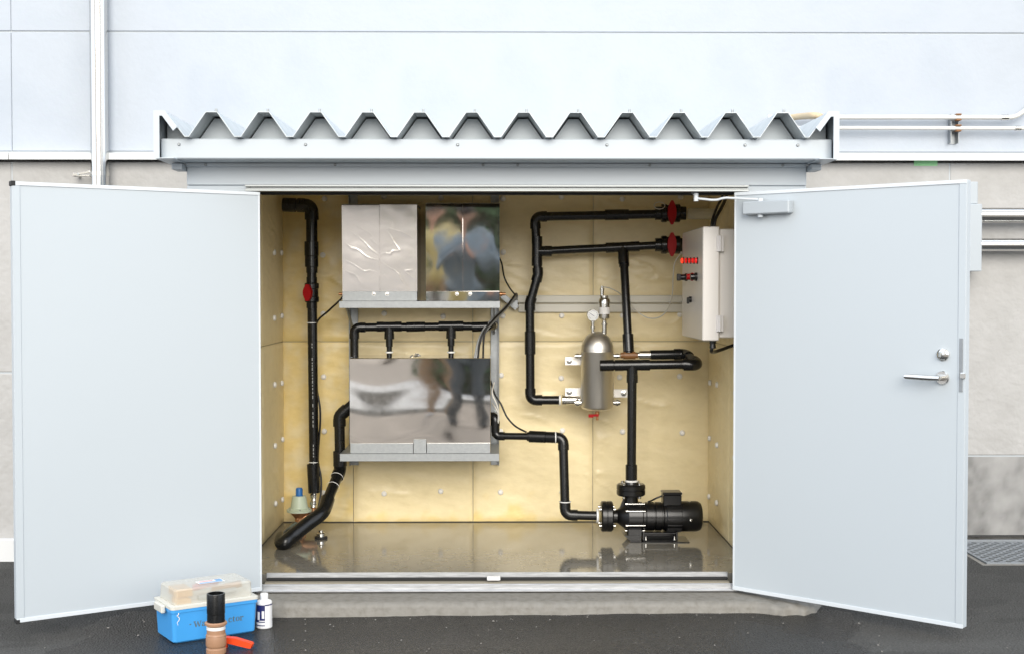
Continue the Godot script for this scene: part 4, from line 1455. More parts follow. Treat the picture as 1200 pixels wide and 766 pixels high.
	b.lathe([[0.017, 0.0], [0.019, 0.004], [0.019, 0.016], [0.014, 0.02]], lc + Vector3(0, 0.016, 0), Vector3.UP, 8, 20)
	b.lathe([[0.017, 0.0], [0.019, 0.004], [0.019, 0.016], [0.014, 0.02]], lc + Vector3(0, 0.048, -0.01), Vector3.UP, 8, 20)
	part(t, "union", b, M.fitting_steel)
	b = MB.new()
	b.lathe([[0, -0.030], [0.040, -0.030], [0.040, 0.0], [0.03, 0.012]], Vector3(rb.x - 0.01, FLOOR_Y + 0.030, rz + 0.01), Vector3.UP, 22, 30)
	part(t, "rubber_sleeve", b, M.dark_rubber)

	# --- small floor outlet beside it
	var oz := -0.86
	var oc := P(376, 628, oz)
	t = thing("floor_outlet", "small steel capped outlet with black rim on the wet floor", "outlet", Vector3(oc.x, FLOOR_Y, oz))
	b = MB.new()
	b.lathe([[0, 0], [0.030, 0.0], [0.032, 0.003], [0.031, 0.010], [0.02, 0.012]], Vector3(oc.x, FLOOR_Y, oz), Vector3.UP, 24, 30)
	part(t, "rim", b, M.dark_rubber)
	b = MB.new()
	b.lathe([[0.022, 0.008], [0.022, 0.026], [0.018, 0.031], [0.011, 0.032], [0.011, 0.042], [0, 0.043]], Vector3(oc.x, FLOOR_Y, oz), Vector3.UP, 22, 30)
	part(t, "cap", b, M.fitting_steel)

	# --- manifold over the wide box: three drops into its lid
	var zm := -1.03
	t = thing("manifold_pipe", "black manifold pipe with drops into the wide steel box", "pipe", P(490, 400, zm))
	var low := P(420, 419, -0.87).y - 0.002
	var ma := P(415, 383.5, zm)
	var mb := P(572, 382, zm)
	run(t, [Vector3(ma.x, low, zm), ma, mb], 0.0205, 1.4)
	for e in [456.0, 528.5]:
		var q := P(e, 383 - (e - 415) * 0.01, zm)
		tee(t, q, (mb - ma).normalized(), Vector3.DOWN, 0.0205, 0.062)
		b = MB.new()
		b.tube([q, Vector3(q.x, low, zm)], 0.0135, 16)
		part(t, "drop_pipe", b, M.pvc_black)
		sleeve(t, "socket", Vector3(q.x, q.y - 0.10, zm), Vector3(q.x, q.y - 0.055, zm), 0.0175, M.pvc_black)
		b = MB.new()
		b.lathe([[0.0185, -0.004], [0.0195, 0], [0.0185, 0.004]], Vector3(q.x, low + 0.022, zm), Vector3.UP, 16, 60)
		part(t, "seal", b, M.seal_white)
	for e in [[476, 498], [553, 572]]:
		sleeve(t, "socket", P(e[0], 383, zm), P(e[1], 382.5, zm), 0.0245, M.pvc_black)
	# end of the manifold turns back to the wall
	b = MB.new()
	b.tube([mb, mb + Vector3(0.02, 0, -0.02), mb + Vector3(0.03, 0, -0.26)], 0.0215, 18)
	part(t, "elbow", b, M.pvc_black)

	# --- suction line from the wide box to the pump
	var zp := -0.82
	t = thing("suction_pipe", "black suction pipe stepping down from the wide box to the pump", "pipe", P(660, 560, -0.84))
	var s0 := P(580.5, 487, -0.93)
	var s1 := P(580.5, 510.5, -0.93)
	var s2 := P(660, 512.5, -0.86)
	var s3 := P(662.5, 603, -0.83)
	var s4 := P(701, 604, zp)
	run(t, [P(570, 488, -0.98), s0, s1], 0.0185, 1.2)
	run(t, [s0.lerp(s1, 0.6), s1, P(622, 511, -0.895)], 0.0175, 1.3)
	run(t, [P(618, 511, -0.898), s2, s3, s4], 0.0225, 1.4)
	sleeve(t, "reducer", P(620, 511, -0.896), P(640, 511.8, -0.878), 0.029, M.pvc_black)
	sleeve(t, "socket", P(640, 511.8, -0.878), P(650, 512.2, -0.868), 0.0275, M.pvc_black)
	for e in [[P(662.3, 587.5, -0.832), Vector3.UP], [P(651, 512.3, -0.866), Vector3.RIGHT]]:
		b = MB.new()
		b.lathe([[0.0285, -0.0025], [0.0296, 0], [0.0285, 0.0025]], e[0], e[1], 20, 60)
		part(t, "cable_tie", b, M.seal_white)
	b = MB.new()
	b.lathe([[0.024, 0.0], [0.034, 0.0], [0.035, 0.003], [0.035, 0.009], [0.024, 0.012]], P(699, 604, zp), Vector3.RIGHT, 22, 25)
	part(t, "seal", b, M.seal_white)

	# --- discharge: up from the pump, a header across, a loop back to the tank, a branch up to the valves
	var zd := -0.82
	t = thing("discharge_pipe", "black discharge pipe rising from the pump to a cross header", "pipe", P(740, 500, zd))
	var h0 := P(703, 428, -0.83)
	var h1 := P(806, 426.5, -0.81)
	var hd := (h1 - h0).normalized()
	var hc := P(741, 427.5, -0.823)
	b = MB.new()
	b.tube([h0, h1], 0.0225, 20)
	part(t, "pipe", b, M.pvc_black)
	sleeve(t, "cap", h0, P(719.5, 427.8, -0.827), 0.0275, M.pvc_black)
	tee(t, hc, hd, Vector3.DOWN, 0.0225, 0.085)
	b = MB.new()
	b.tube([hc, P(740, 563, zd)], 0.0225, 20)
	part(t, "pipe", b, M.pvc_black)
	sleeve(t, "socket", P(740, 544, zd), P(740, 562, zd), 0.0285, M.pvc_black)
	b = MB.new()
	b.lathe([[0.026, 0.0], [0.031, 0.002], [0.031, 0.010], [0.026, 0.012]], P(740, 565, zd), Vector3.UP, 22, 25)
	part(t, "seal", b, M.seal_white)
	# loop: right along the header, then back and left
	var l0 := P(819, 427.5, -0.80)
	var l1 := P(803, 415, -1.0)
	var l2 := P(762, 415.5, -1.0)
	run(t, [P(800, 426.6, -0.812), l0, l1, l2], 0.0245, 1.1)
	# branch up to the lower valve
	var zu := -1.12
	var u0 := P(730.5, 291, zu)
	var u1 := P(737.0, 413.5, -1.0)
	b = MB.new()
	b.tube([u0, u1], 0.0215, 20)
	part(t, "pipe", b, M.pvc_black)
	sleeve(t, "socket", u0.lerp(u1, 0.18), u0.lerp(u1, 0.02), 0.0265, M.pvc_black)
	sleeve(t, "socket", u0.lerp(u1, 0.99), u0.lerp(u1, 0.82), 0.0275, M.pvc_black)

	# --- upper loop: two valved lines on the right, joined, down to the tank
	t = thing("supply_pipe", "black supply pipe loop with two red valves beside the control box", "pipe", P(625, 400, zu))
	var a0 := P(806, 250.5, -1.08)
	var a1 := P(627, 254, zu)
	var a2 := P(630.5, 322, zu)
	var a3 := P(621, 356, zu)
	var a4 := P(621.5, 468.5, zu)
	var a5 := P(657, 468.5, zu)
	run(t, [P(772, 251, -1.09), a1, a2, a3, a4, a5], 0.0225, 1.3)
	sleeve(t, "socket", P(709, 252, -1.10), P(737, 251.6, -1.097), 0.0275, M.pvc_black)
	sleeve(t, "socket", P(621.2, 388, zu), P(621.3, 415, zu), 0.0275, M.pvc_black)
	var tj := P(629.3, 294.5, zu)
	tee(t, tj, Vector3.UP, Vector3.RIGHT, 0.0225, 0.075)
	var c0 := P(636, 294.3, zu)
	var c1 := P(772, 287.5, -1.09)
	b = MB.new()
	b.tube([c0, c1], 0.0205, 20)
	part(t, "pipe", b, M.pvc_black)
	tee(t, c0.lerp(c1, 0.69), (c1 - c0).normalized(), (u1 - u0).normalized(), 0.0215, 0.085)
	var vd := Vector3(1, 0, 0.05).normalized()
	ball_valve(t, P(786, 250, -1.085), vd, Vector3(0, 0, 1), 0.0285, 0.060)
	ball_valve(t, P(786, 287, -1.085), vd, Vector3(0, 0, 1), 0.0285, 0.060)
	b = MB.new()
	b.tube([P(800, 287, -1.08), P(840, 286, -1.07)], 0.027, 20)
	part(t, "pipe", b, M.pvc_black)
	b = MB.new()
	b.tube([a0, P(850, 251, -1.07)], 0.029, 22, false)
	b.tube([a0, P(850, 251, -1.07)], 0.026, 22, false)
	part(t, "clear_pipe", b, M.clear_pvc, "clear plastic pipe stub behind the upper valve")
	b = MB.new()
	b.lathe([[0.030, -0.004], [0.032, 0], [0.030, 0.004]], P(842, 251, -1.07), Vector3.RIGHT, 20, 60)
	part(t, "collar", b, M.clear_pvc)
	# wire tag on the upper valve
	b = MB.new()
	var ring := []
	for k in 17:
		var a := TAU * k / 16.0
		ring.append(P(773 + 6.5 * cos(a), 241 + 4.2 * sin(a), -1.04 + 0.01 * sin(a)))
	b.tube(ring, 0.0018, 6)
	part(t, "wire_tag", b, M.seal_white)

# ---------------------------------------------------------------- stainless tank
func tank() -> void:
	var z := -1.06
	var s := mpp(z)
	var c := P(700, 480, z)
	var t := thing("pressure_tank", "upright brushed stainless tank with domed top and pressure gauge", "tank", Vector3(c.x, c.y, z))
	var r := 19.3 * s
	var b := MB.new()
	var prof := [[0.0, -1.0 * s], [r * 0.55, -0.5 * s], [r * 0.9, 1.5 * s], [r, 4 * s], [r, 68 * s], [r * 1.008, 68.2 * s], [r * 1.008, 69.4 * s], [r, 69.6 * s]]
	for k in 13:
		var a := PI / 2 * k / 12.0
		prof.append([r * cos(a), 70 * s + r * 1.16 * sin(a)])
	b.lathe(prof, c, Vector3.UP, 44, 40)
	part(t, "shell", b, M.brushed_steel)
	# ports
	for e in [[-1.0, 8.5, 3.4], [-1.0, 63.5, 2.2], [1.0, 63.5, 2.2], [1.0, 8.5, 3.0]]:
		var o: Vector3 = c + Vector3(e[0] * r * 0.92, e[1] * s, 0)
		b = MB.new()
		var q: float = e[2] * s
		b.lathe([[q, 0], [q, 4 * s], [q * 1.35, 4.2 * s], [q * 1.35, 7 * s], [q, 7.3 * s], [q, 9 * s], [0, 9 * s]], o, Vector3(e[0], 0, 0), 14, 20)
		part(t, "port", b, M.fitting_steel)
	b = MB.new()
	var o1 := c + Vector3(-r * 0.92 - 8 * s, 10.5 * s, 0)
	b.lathe([[0, 0], [4.2 * s, 0], [4.2 * s, 4 * s], [5.4 * s, 4.3 * s], [5.4 * s, 17 * s], [6.0 * s, 17.2 * s], [6.0 * s, 21.5 * s], [0, 21.5 * s]], P(680, 468.5, -1.12), Vector3(-1, 0, 0), 22, 20)
	part(t, "union", b, M.fitting_steel)
	b = MB.new()
	b.lathe([[6.1 * s, 0], [6.3 * s, 1 * s], [6.1 * s, 2 * s], [0, 2 * s]], P(657, 468.5, -1.12), Vector3(-1, 0, 0), 22, 20)
	part(t, "seal", b, M.seal_white)
	# upper right: nipple, brown coupling, steel union into the loop
	b = MB.new()
	b.lathe([[3.4 * s, 0], [3.4 * s, 3 * s], [4.6 * s, 3.2 * s], [4.6 * s, 17 * s], [3.4 * s, 17.2 * s], [3.4 * s, 20 * s], [0, 20 * s]], P(727.5, 416.0, -1.0), Vector3(1, 0, 0), 22, 20)
	part(t, "brown_coupling", b, M.brown_fitting)
	b = MB.new()
	b.lathe([[3.2 * s, 0], [3.2 * s, 3 * s], [5.0 * s, 3.2 * s], [5.0 * s, 15 * s], [5.6 * s, 15.2 * s], [5.6 * s, 17 * s], [0, 17 * s]], P(746, 415.6, -1.0), Vector3(1, 0, 0), 22, 20)
	part(t, "union", b, M.fitting_steel)
	# feet
	for e in [[-1.0, 57.0], [-1.0, 20.0], [1.0, 18.5]]:
		var px: float = 700 + e[0] * 28
		var yy: float = c.y + e[1] * s
		var x0: float = c.x + e[0] * r * 0.8
		var x1: float = c.x + e[0] * (r + 18 * s)
		b = MB.new()
		b.box2(Vector3(min(x0, x1), yy - 5 * s, z - 0.062), Vector3(max(x0, x1), yy + 5 * s, z - 0.058), 0.001)
		b.tube([Vector3(c.x + e[0] * (r + 13 * s), yy, BACK_Z), Vector3(c.x + e[0] * (r + 13 * s), yy, z - 0.058)], 0.005, 8)
		var br := part(t, "bracket", b, M.brushed_steel)
		b = MB.new()
		b.lathe([[3.4 * s, 0], [3.4 * s, 1 * s], [2.2 * s, 1.2 * s], [2.0 * s, 3 * s], [0, 3.2 * s]], Vector3(c.x + e[0] * (r + 13 * s), yy, z - 0.058), Vector3(0, 0, 1), 12, 25)
		part(br, "bolt", b, M.fitting_steel)
	# gauge
	var g := P(695, 369.5, -1.05)
	b = MB.new()
	b.lathe([[2.0 * s, -24 * s], [2.0 * s, -16 * s], [2.8 * s, -15.8 * s], [2.8 * s, -13 * s], [1.8 * s, -12.8 * s], [1.8 * s, -9 * s], [2.5 * s, -8.8 * s], [2.5 * s, -6 * s], [0, -5 * s]], g + Vector3(0, 0, -0.012), Vector3.UP, 14, 20)
	part(t, "gauge_stem", b, M.fitting_steel)
	b = MB.new()
	b.lathe([[0, -0.028], [6.6 * s, -0.028], [7.0 * s, -0.024], [7.0 * s, 0.002], [6.6 * s, 0.004], [5.9 * s, 0.004], [5.9 * s, 0.0005]], g, Vector3(0, 0, 1), 28, 20)
	var gb := part(t, "gauge", b, M.fitting_steel)
	b = MB.new()
	b.lathe([[5.9 * s, 0.0], [0, 0.001]], g, Vector3(0, 0, 1), 28, 20)
	part(gb, "dial", b, M.glass_face)
	b = MB.new()
	for k in 11:
		var a := deg_to_rad(225.0 - 27.0 * k)
		var d := Vector3(cos(a), sin(a), 0)
		b.bar(g + d * 4.2 * s + Vector3(0, 0, 0.0016), g + d * 5.2 * s + Vector3(0, 0, 0.0016), 0.0014, 0.0006, Vector3(0, 0, 1), 0.0)
	b.bar(g + Vector3(1.5, -1.0, 0) * s + Vector3(0, 0, 0.002), g + Vector3(-3.8, 2.6, 0) * s + Vector3(0, 0, 0.002), 0.0022, 0.0008, Vector3(0, 0, 1), 0.0)
	part(gb, "needle", b, M.navy)
	# air vent
	var v := P(708.3, 387, -1.06)
	b = MB.new()
	b.lathe([[3.0 * s, -4 * s], [3.0 * s, 6 * s], [3.8 * s, 6.2 * s], [3.8 * s, 8.4 * s], [2.8 * s, 8.6 * s], [2.8 * s, 11 * s], [3.4 * s, 12 * s], [6.2 * s, 14 * s], [6.4 * s, 16 * s], [6.4 * s, 31 * s], [7.0 * s, 31.2 * s], [7.0 * s, 33.5 * s], [6.2 * s, 36.5 * s], [4.4 * s, 38 * s], [4.4 * s, 40.5 * s], [0, 41 * s]], v, Vector3.UP, 26, 25)
	var av := part(t, "air_vent", b, M.fitting_steel)
	b = MB.new()
	b.lathe([[6.5 * s, 19 * s], [6.5 * s, 27 * s]], v, Vector3.UP, 26, 25)
	part(av, "paper_band", b, M.white_plastic)
	b = MB.new()
	b.lathe([[2.2 * s, 38 * s], [2.2 * s, 47 * s], [2.8 * s, 47.2 * s], [2.8 * s, 49 * s], [1.6 * s, 49.2 * s], [1.6 * s, 52 * s], [0, 52.4 * s]], v + Vector3(-2.8 * s, 0, 0), Vector3.UP, 14, 20)
	part(av, "nozzle", b, M.fitting_steel)
	# drain cock
	b = MB.new()
	b.lathe([[0, -12 * s], [1.6 * s, -12 * s], [1.8 * s, -6.5 * s], [2.6 * s, -6 * s], [2.6 * s, -2 * s], [1.8 * s, -1.5 * s], [1.8 * s, 0.5 * s]], c, Vector3.UP, 14, 20)
	var dc := part(t, "drain_cock", b, M.bronze)
	b = MB.new()
	b.box2(c + Vector3(-10.5 * s, -7.4 * s, 0.010), c + Vector3(1.5 * s, -4.6 * s, 0.015), 0.001)
	b.box2(c + Vector3(-10.5 * s, -8.6 * s, 0.011), c + Vector3(-5 * s, -6.8 * s, 0.014), 0.001)
	part(dc, "handle", b, M.red_plastic)

# ---------------------------------------------------------------- pump
func pump() -> void:
	var z := -0.82
	var s := mpp(z)
	var c := P(740, 604.5, z)
	var X := Vector3.RIGHT
	var t := thing("pump", "black horizontal pump and motor standing on the wet floor", "pump", Vector3(c.x + 0.12, FLOOR_Y, z))
	var b := MB.new()
	# suction flange pair
	b.lathe([[0, -36 * s], [16.5 * s, -36 * s], [18 * s, -34.5 * s], [18 * s, -30 * s], [17.4 * s, -29.6 * s], [17.4 * s, -29 * s], [18 * s, -28.6 * s], [18 * s, -23.5 * s], [16.5 * s, -22 * s], [8 * s, -22 * s]], c, X, 36, 25)
	var fl := part(t, "flange", b, M.pump_black)
	flange_bolts(fl, c + X * (-36 * s), c + X * (-22 * s), X, 13.6 * s, 4)
	# volute and casing
	b = MB.new()
	b.lathe([[8 * s, -23 * s], [8 * s, -17 * s], [11 * s, -13 * s], [16 * s, -6 * s], [17.2 * s, -4 * s], [17.2 * s, 12 * s], [16 * s, 13 * s], [16 * s, 17 * s]], c, X, 32, 30)
	var y0 := c.y
	b.box2(Vector3(c.x - 6 * s, c.y - 22 * s, z - 0.055), Vector3(c.x + 12 * s, c.y - 12 * s, z + 0.055), 0.006)
	part(t, "casing", b, M.pump_black)
	b = MB.new()
	b.lathe([[16 * s, 16 * s], [16.8 * s, 17 * s], [16.8 * s, 26 * s], [15.6 * s, 26.6 * s], [15.6 * s, 27.6 * s], [16.8 * s, 28 * s], [16.8 * s, 35 * s], [15.6 * s, 35.6 * s], [15.6 * s, 37 * s], [16.8 * s, 38 * s], [16.8 * s, 40 * s]], c, X, 32, 25)
	part(t, "bracket_body", b, M.pump_black)
	# through bolts
	for a in [0.5, 1.1, -0.5, -1.1, 2.4, 3.6]:
		b = MB.new()
		var d := Vector3(0, sin(a), cos(a)) * 17.6 * s
		b.tube([c + d + X * (-5 * s), c + d + X * (15 * s)], 0.0028, 8)
		b.lathe([[0.0065, -8 * s], [0.0065, -5 * s], [0.0, -4.9 * s]], c + d, X, 6, 10)
		b.lathe([[0.0, -8 * s], [0.0065, -8 * s]], c + d, X, 6, 10)
		part(t, "tie_bolt", b, M.fitting_steel)
	# motor with cooling ribs and a rounded fan cowl
	b = MB.new()
	b.lathe([[17 * s, 40 * s], [17.6 * s, 41 * s], [17.6 * s, 58 * s], [17.9 * s, 58.3 * s], [17.9 * s, 76 * s], [17.2 * s, 79 * s], [15.4 * s, 81.6 * s], [12 * s, 83.0 * s], [0, 83.4 * s]], c, X, 36, 30)
	for k in 20:
		var a := TAU * (k + 0.5) / 20.0
		var d := Vector3(0, sin(a), cos(a))
		b.bar(c + d * 17.9 * s + X * (41 * s), c + d * 17.9 * s + X * (58 * s), 0.003, 0.009, d, 0.0006)
	var mo := part(t, "motor", b, M.pump_black)
	b = MB.new()
	b.lathe([[0.0065, -0.001], [0.0065, 0.003], [0.0, 0.0035]], c + Vector3(68 * s, -0.006, 17.9 * s), Vector3(0, 0, 1), 12, 25)
	part(mo, "screw", b, M.fitting_steel)
	b = MB.new()
	b.lathe([[0.0065, -0.001], [0.0065, 0.003], [0.0, 0.0035]], c + X * (68 * s) + Vector3(0, 17.4 * s, 4 * s), Vector3(0, 1, 0.2), 12, 25)
	part(mo, "screw", b, M.fitting_steel)
	b = MB.new()
	b.box2(c + Vector3(36.5 * s, 13 * s, -0.045), c + Vector3(58 * s, 26.5 * s, 0.040), 0.004)
	b.box2(c + Vector3(35.8 * s, 26.6 * s, -0.048), c + Vector3(58.6 * s, 29.5 * s, 0.043), 0.003)
	part(t, "terminal_box", b, M.pump_black)
	# discharge neck and flange pair
	var n := P(739.5, 573, z)
	b = MB.new()
	b.tube([Vector3(n.x, c.y, z), n], 8.6 * s, 22)
	b.xf = Transform3D(Basis.IDENTITY, Vector3.ZERO)
	b.prism(PackedVector2Array([Vector2(n.x - 8 * s, n.y - 8 * s), Vector2(c.x - 17 * s, c.y + 2 * s), Vector2(c.x - 4 * s, c.y + 2 * s), Vector2(n.x, n.y - 8 * s)]), z - 0.01, z + 0.01)
	part(t, "discharge_neck", b, M.pump_black)
	b = MB.new()
	b.lathe([[0, -7 * s], [15.5 * s, -7 * s], [17 * s, -5.5 * s], [17 * s, -0.8 * s], [16.4 * s, -0.4 * s], [16.4 * s, 0.2 * s], [17 * s, 0.6 * s], [17 * s, 5.0 * s], [15.5 * s, 6.5 * s], [9 * s, 6.8 * s], [8.4 * s, 9 * s], [0, 9 * s]], n, Vector3.UP, 36, 25)
	fl = part(t, "flange", b, M.pump_black)
	flange_bolts(fl, n - Vector3(0, 7 * s, 0), n + Vector3(0, 6.5 * s, 0), Vector3.UP, 13 * s, 4)
	# base
	b = MB.new()
	b.prism(PackedVector2Array([Vector2(c.x - 10 * s, c.y - 20 * s), Vector2(c.x - 3 * s, FLOOR_Y + 0.004), Vector2(c.x + 10 * s, FLOOR_Y + 0.004), Vector2(c.x + 10 * s, c.y - 20 * s)]), z - 0.05, z + 0.062)
	part(t, "foot", b, M.pump_black)
	b = MB.new()
	b.box2(Vector3(c.x + 13 * s, FLOOR_Y + 0.005, z - 0.05), Vector3(c.x + 52 * s, FLOOR_Y + 0.009, z + 0.07), 0.001)
	b.box2(Vector3(c.x + 13 * s, FLOOR_Y + 0.009, z - 0.05), Vector3(c.x + 52 * s, c.y - 17 * s, z - 0.04), 0.001)
	b.box2(Vector3(c.x + 12 * s, FLOOR_Y + 0.005, z - 0.05), Vector3(c.x + 14 * s, c.y - 16 * s, z + 0.06), 0.001)
	b.box2(Vector3(c.x + 51 * s, FLOOR_Y + 0.005, z - 0.05), Vector3(c.x + 53 * s, c.y - 16 * s, z + 0.06), 0.001)
	b.box2(Vector3(c.x + 13 * s, c.y - 19 * s, z - 0.05), Vector3(c.x + 52 * s, c.y - 17.4 * s, z + 0.05), 0.001)
	part(t, "stand", b, M.pump_black)
	b = MB.new()
	b.box2(Vector3(c.x - 3 * s, FLOOR_Y, z - 0.07), Vector3(c.x + 66 * s, FLOOR_Y + 0.004, z + 0.085), 0.001)
	part(t, "base_plate", b, M.pump_black)
	for x in [15.5, 49.0]:
		b = MB.new()
		b.lathe([[0.0075, 0.004], [0.0075, 0.011], [0.0045, 0.011], [0.0045, 0.022], [0, 0.022]], Vector3(c.x + x * s, FLOOR_Y + 0.005, z + 0.062), Vector3.UP, 8, 20)
		part(t, "anchor_bolt", b, M.fitting_steel)

func flange_bolts(parent: Node3D, a: Vector3, c: Vector3, axis: Vector3, r: float, n: int) -> void:
	var s := MB.side_of(axis)
	var u := axis.cross(s)
	for k in n:
		var g := TAU * (k + 0.5) / n
		var d := (s * cos(g) + u * sin(g)) * r
		var b := MB.new()
		b.lathe([[0, -0.010], [0.0085, -0.010], [0.0085, 0.002]], a + d, axis, 6, 10)
		b.tube([a + d, c + d], 0.005, 6)
		b.lathe([[0.0085, -0.002], [0.0085, 0.010], [0, 0.010]], c + d, axis, 6, 10)
		part(parent, "bolt", b, M.fitting_steel)

# ---------------------------------------------------------------- control box on the right wall
func control_box() -> void:
	var x0 := 0.905           # face of the cover
	var z0 := -0.865
	var z1 := -0.225
	var y1 := P(823, 265.5, z1).y
	var y0 := P(823, 399, z1).y
	var t := thing("control_box", "beige wall mounted control box with a row of red lamps", "control box", Vector3(1.0, y0, (z0 + z1) / 2))
	var b := MB.new()
	b.box2(Vector3(x0 + 0.075, y0 + 0.012, z0 + 0.01), Vector3(1.098, y1 - 0.010, z1 - 0.012), 0.004)
	part(t, "case", b, M.box_paint)
	b = MB.new()
	b.box2(Vector3(x0, y0, z0), Vector3(x0 + 0.073, y1, z1), 0.004)
	var cv := part(t, "cover", b, M.box_paint)
	for y in [y1 - 0.075, y0 + 0.075]:
		b = MB.new()
		b.box2(Vector3(x0 + 0.060, y - 0.036, z1 - 0.004), Vector3(x0 + 0.092, y + 0.036, z1 + 0.008), 0.002)
		b.lathe([[0.006, -0.034], [0.006, 0.034]], Vector3(x0 + 0.075, y, z1 + 0.008), Vector3.UP, 10, 20)
		part(cv, "hinge", b, M.box_edge)
	var back := Vector3(-1, 0, 0)
	# a point on the cover face seen at px, py
	var at := func(px: float, py: float) -> Vector3:
		var d := view * Vector3((px - 600.0) / FOCAL, (383.0 - py) / FOCAL, -1.0)
		return Vector3(0, CAM_Y, CAM_Z) + d * (x0 / d.x)
	var i := 0
	for px in [801.5, 806.0, 810.0, 814.0, 817.8]:
		var o: Vector3 = at.call(px, 305.5)
		b = MB.new()
		b.lathe([[0.016, 0.0], [0.016, 0.004], [0.012, 0.005]], o, back, 18, 25)
		var ring := part(cv, "lamp_ring", b, M.pump_black)
		b = MB.new()
		b.lathe([[0.012, 0.004], [0.012, 0.010], [0.009, 0.013], [0.0, 0.014]], o, back, 18, 40)
		part(ring, "indicator_lamp", b, M.lamp_lit if i == 0 else M.lamp_red)
		i += 1
	for e in [[817.0, 324.5, "pump_black"], [812.5, 324.5, "red_plastic"], [805.5, 325.0, "pump_black"]]:
		var o: Vector3 = at.call(e[0], e[1])
		b = MB.new()
		b.lathe([[0.019, 0.0], [0.019, 0.010], [0.015, 0.012], [0.014, 0.030], [0.0, 0.031]], o, back, 18, 30)
		if e[0] < 808:
			b.box2(o + Vector3(-0.05, -0.016, -0.005), o + Vector3(-0.03, 0.016, 0.005), 0.002)
		part(cv, "switch", b, M[e[2]])
	var o2: Vector3 = at.call(810.5, 351.0)
	b = MB.new()
	b.lathe([[0.014, 0.0], [0.014, 0.012], [0.0, 0.013]], o2, back, 16, 30)
	b.box2(o2 + Vector3(-0.022, -0.020, -0.006), o2 + Vector3(-0.010, 0.010, 0.006), 0.002)
	part(cv, "latch", b, M.pump_black)
	# gland under the box
	b = MB.new()
	var g := Vector3(x0 + 0.055, y0, z1 - 0.06)
	b.lathe([[0.016, 0.002], [0.016, -0.014], [0.013, -0.016], [0.015, -0.034], [0.010, -0.038], [0, -0.038]], g, Vector3.UP, 16, 25)
	b.tube(curve_pts([g + Vector3(0, -0.03, 0), g + Vector3(-0.004, -0.05, -0.01), g + Vector3(0.03, -0.055, -0.10), g + Vector3(0.13, -0.03, -0.2)], 0.01), 0.008, 10)
	part(t, "cable_gland", b, M.pump_black)

# ---------------------------------------------------------------- cables and trunking
func cable(t: Node3D, pts: Array, r: float, m: Material) -> void:
	var b := MB.new()
	b.tube(curve_pts(pts, 0.015), r, 8)
	part(t, "cable", b, m)

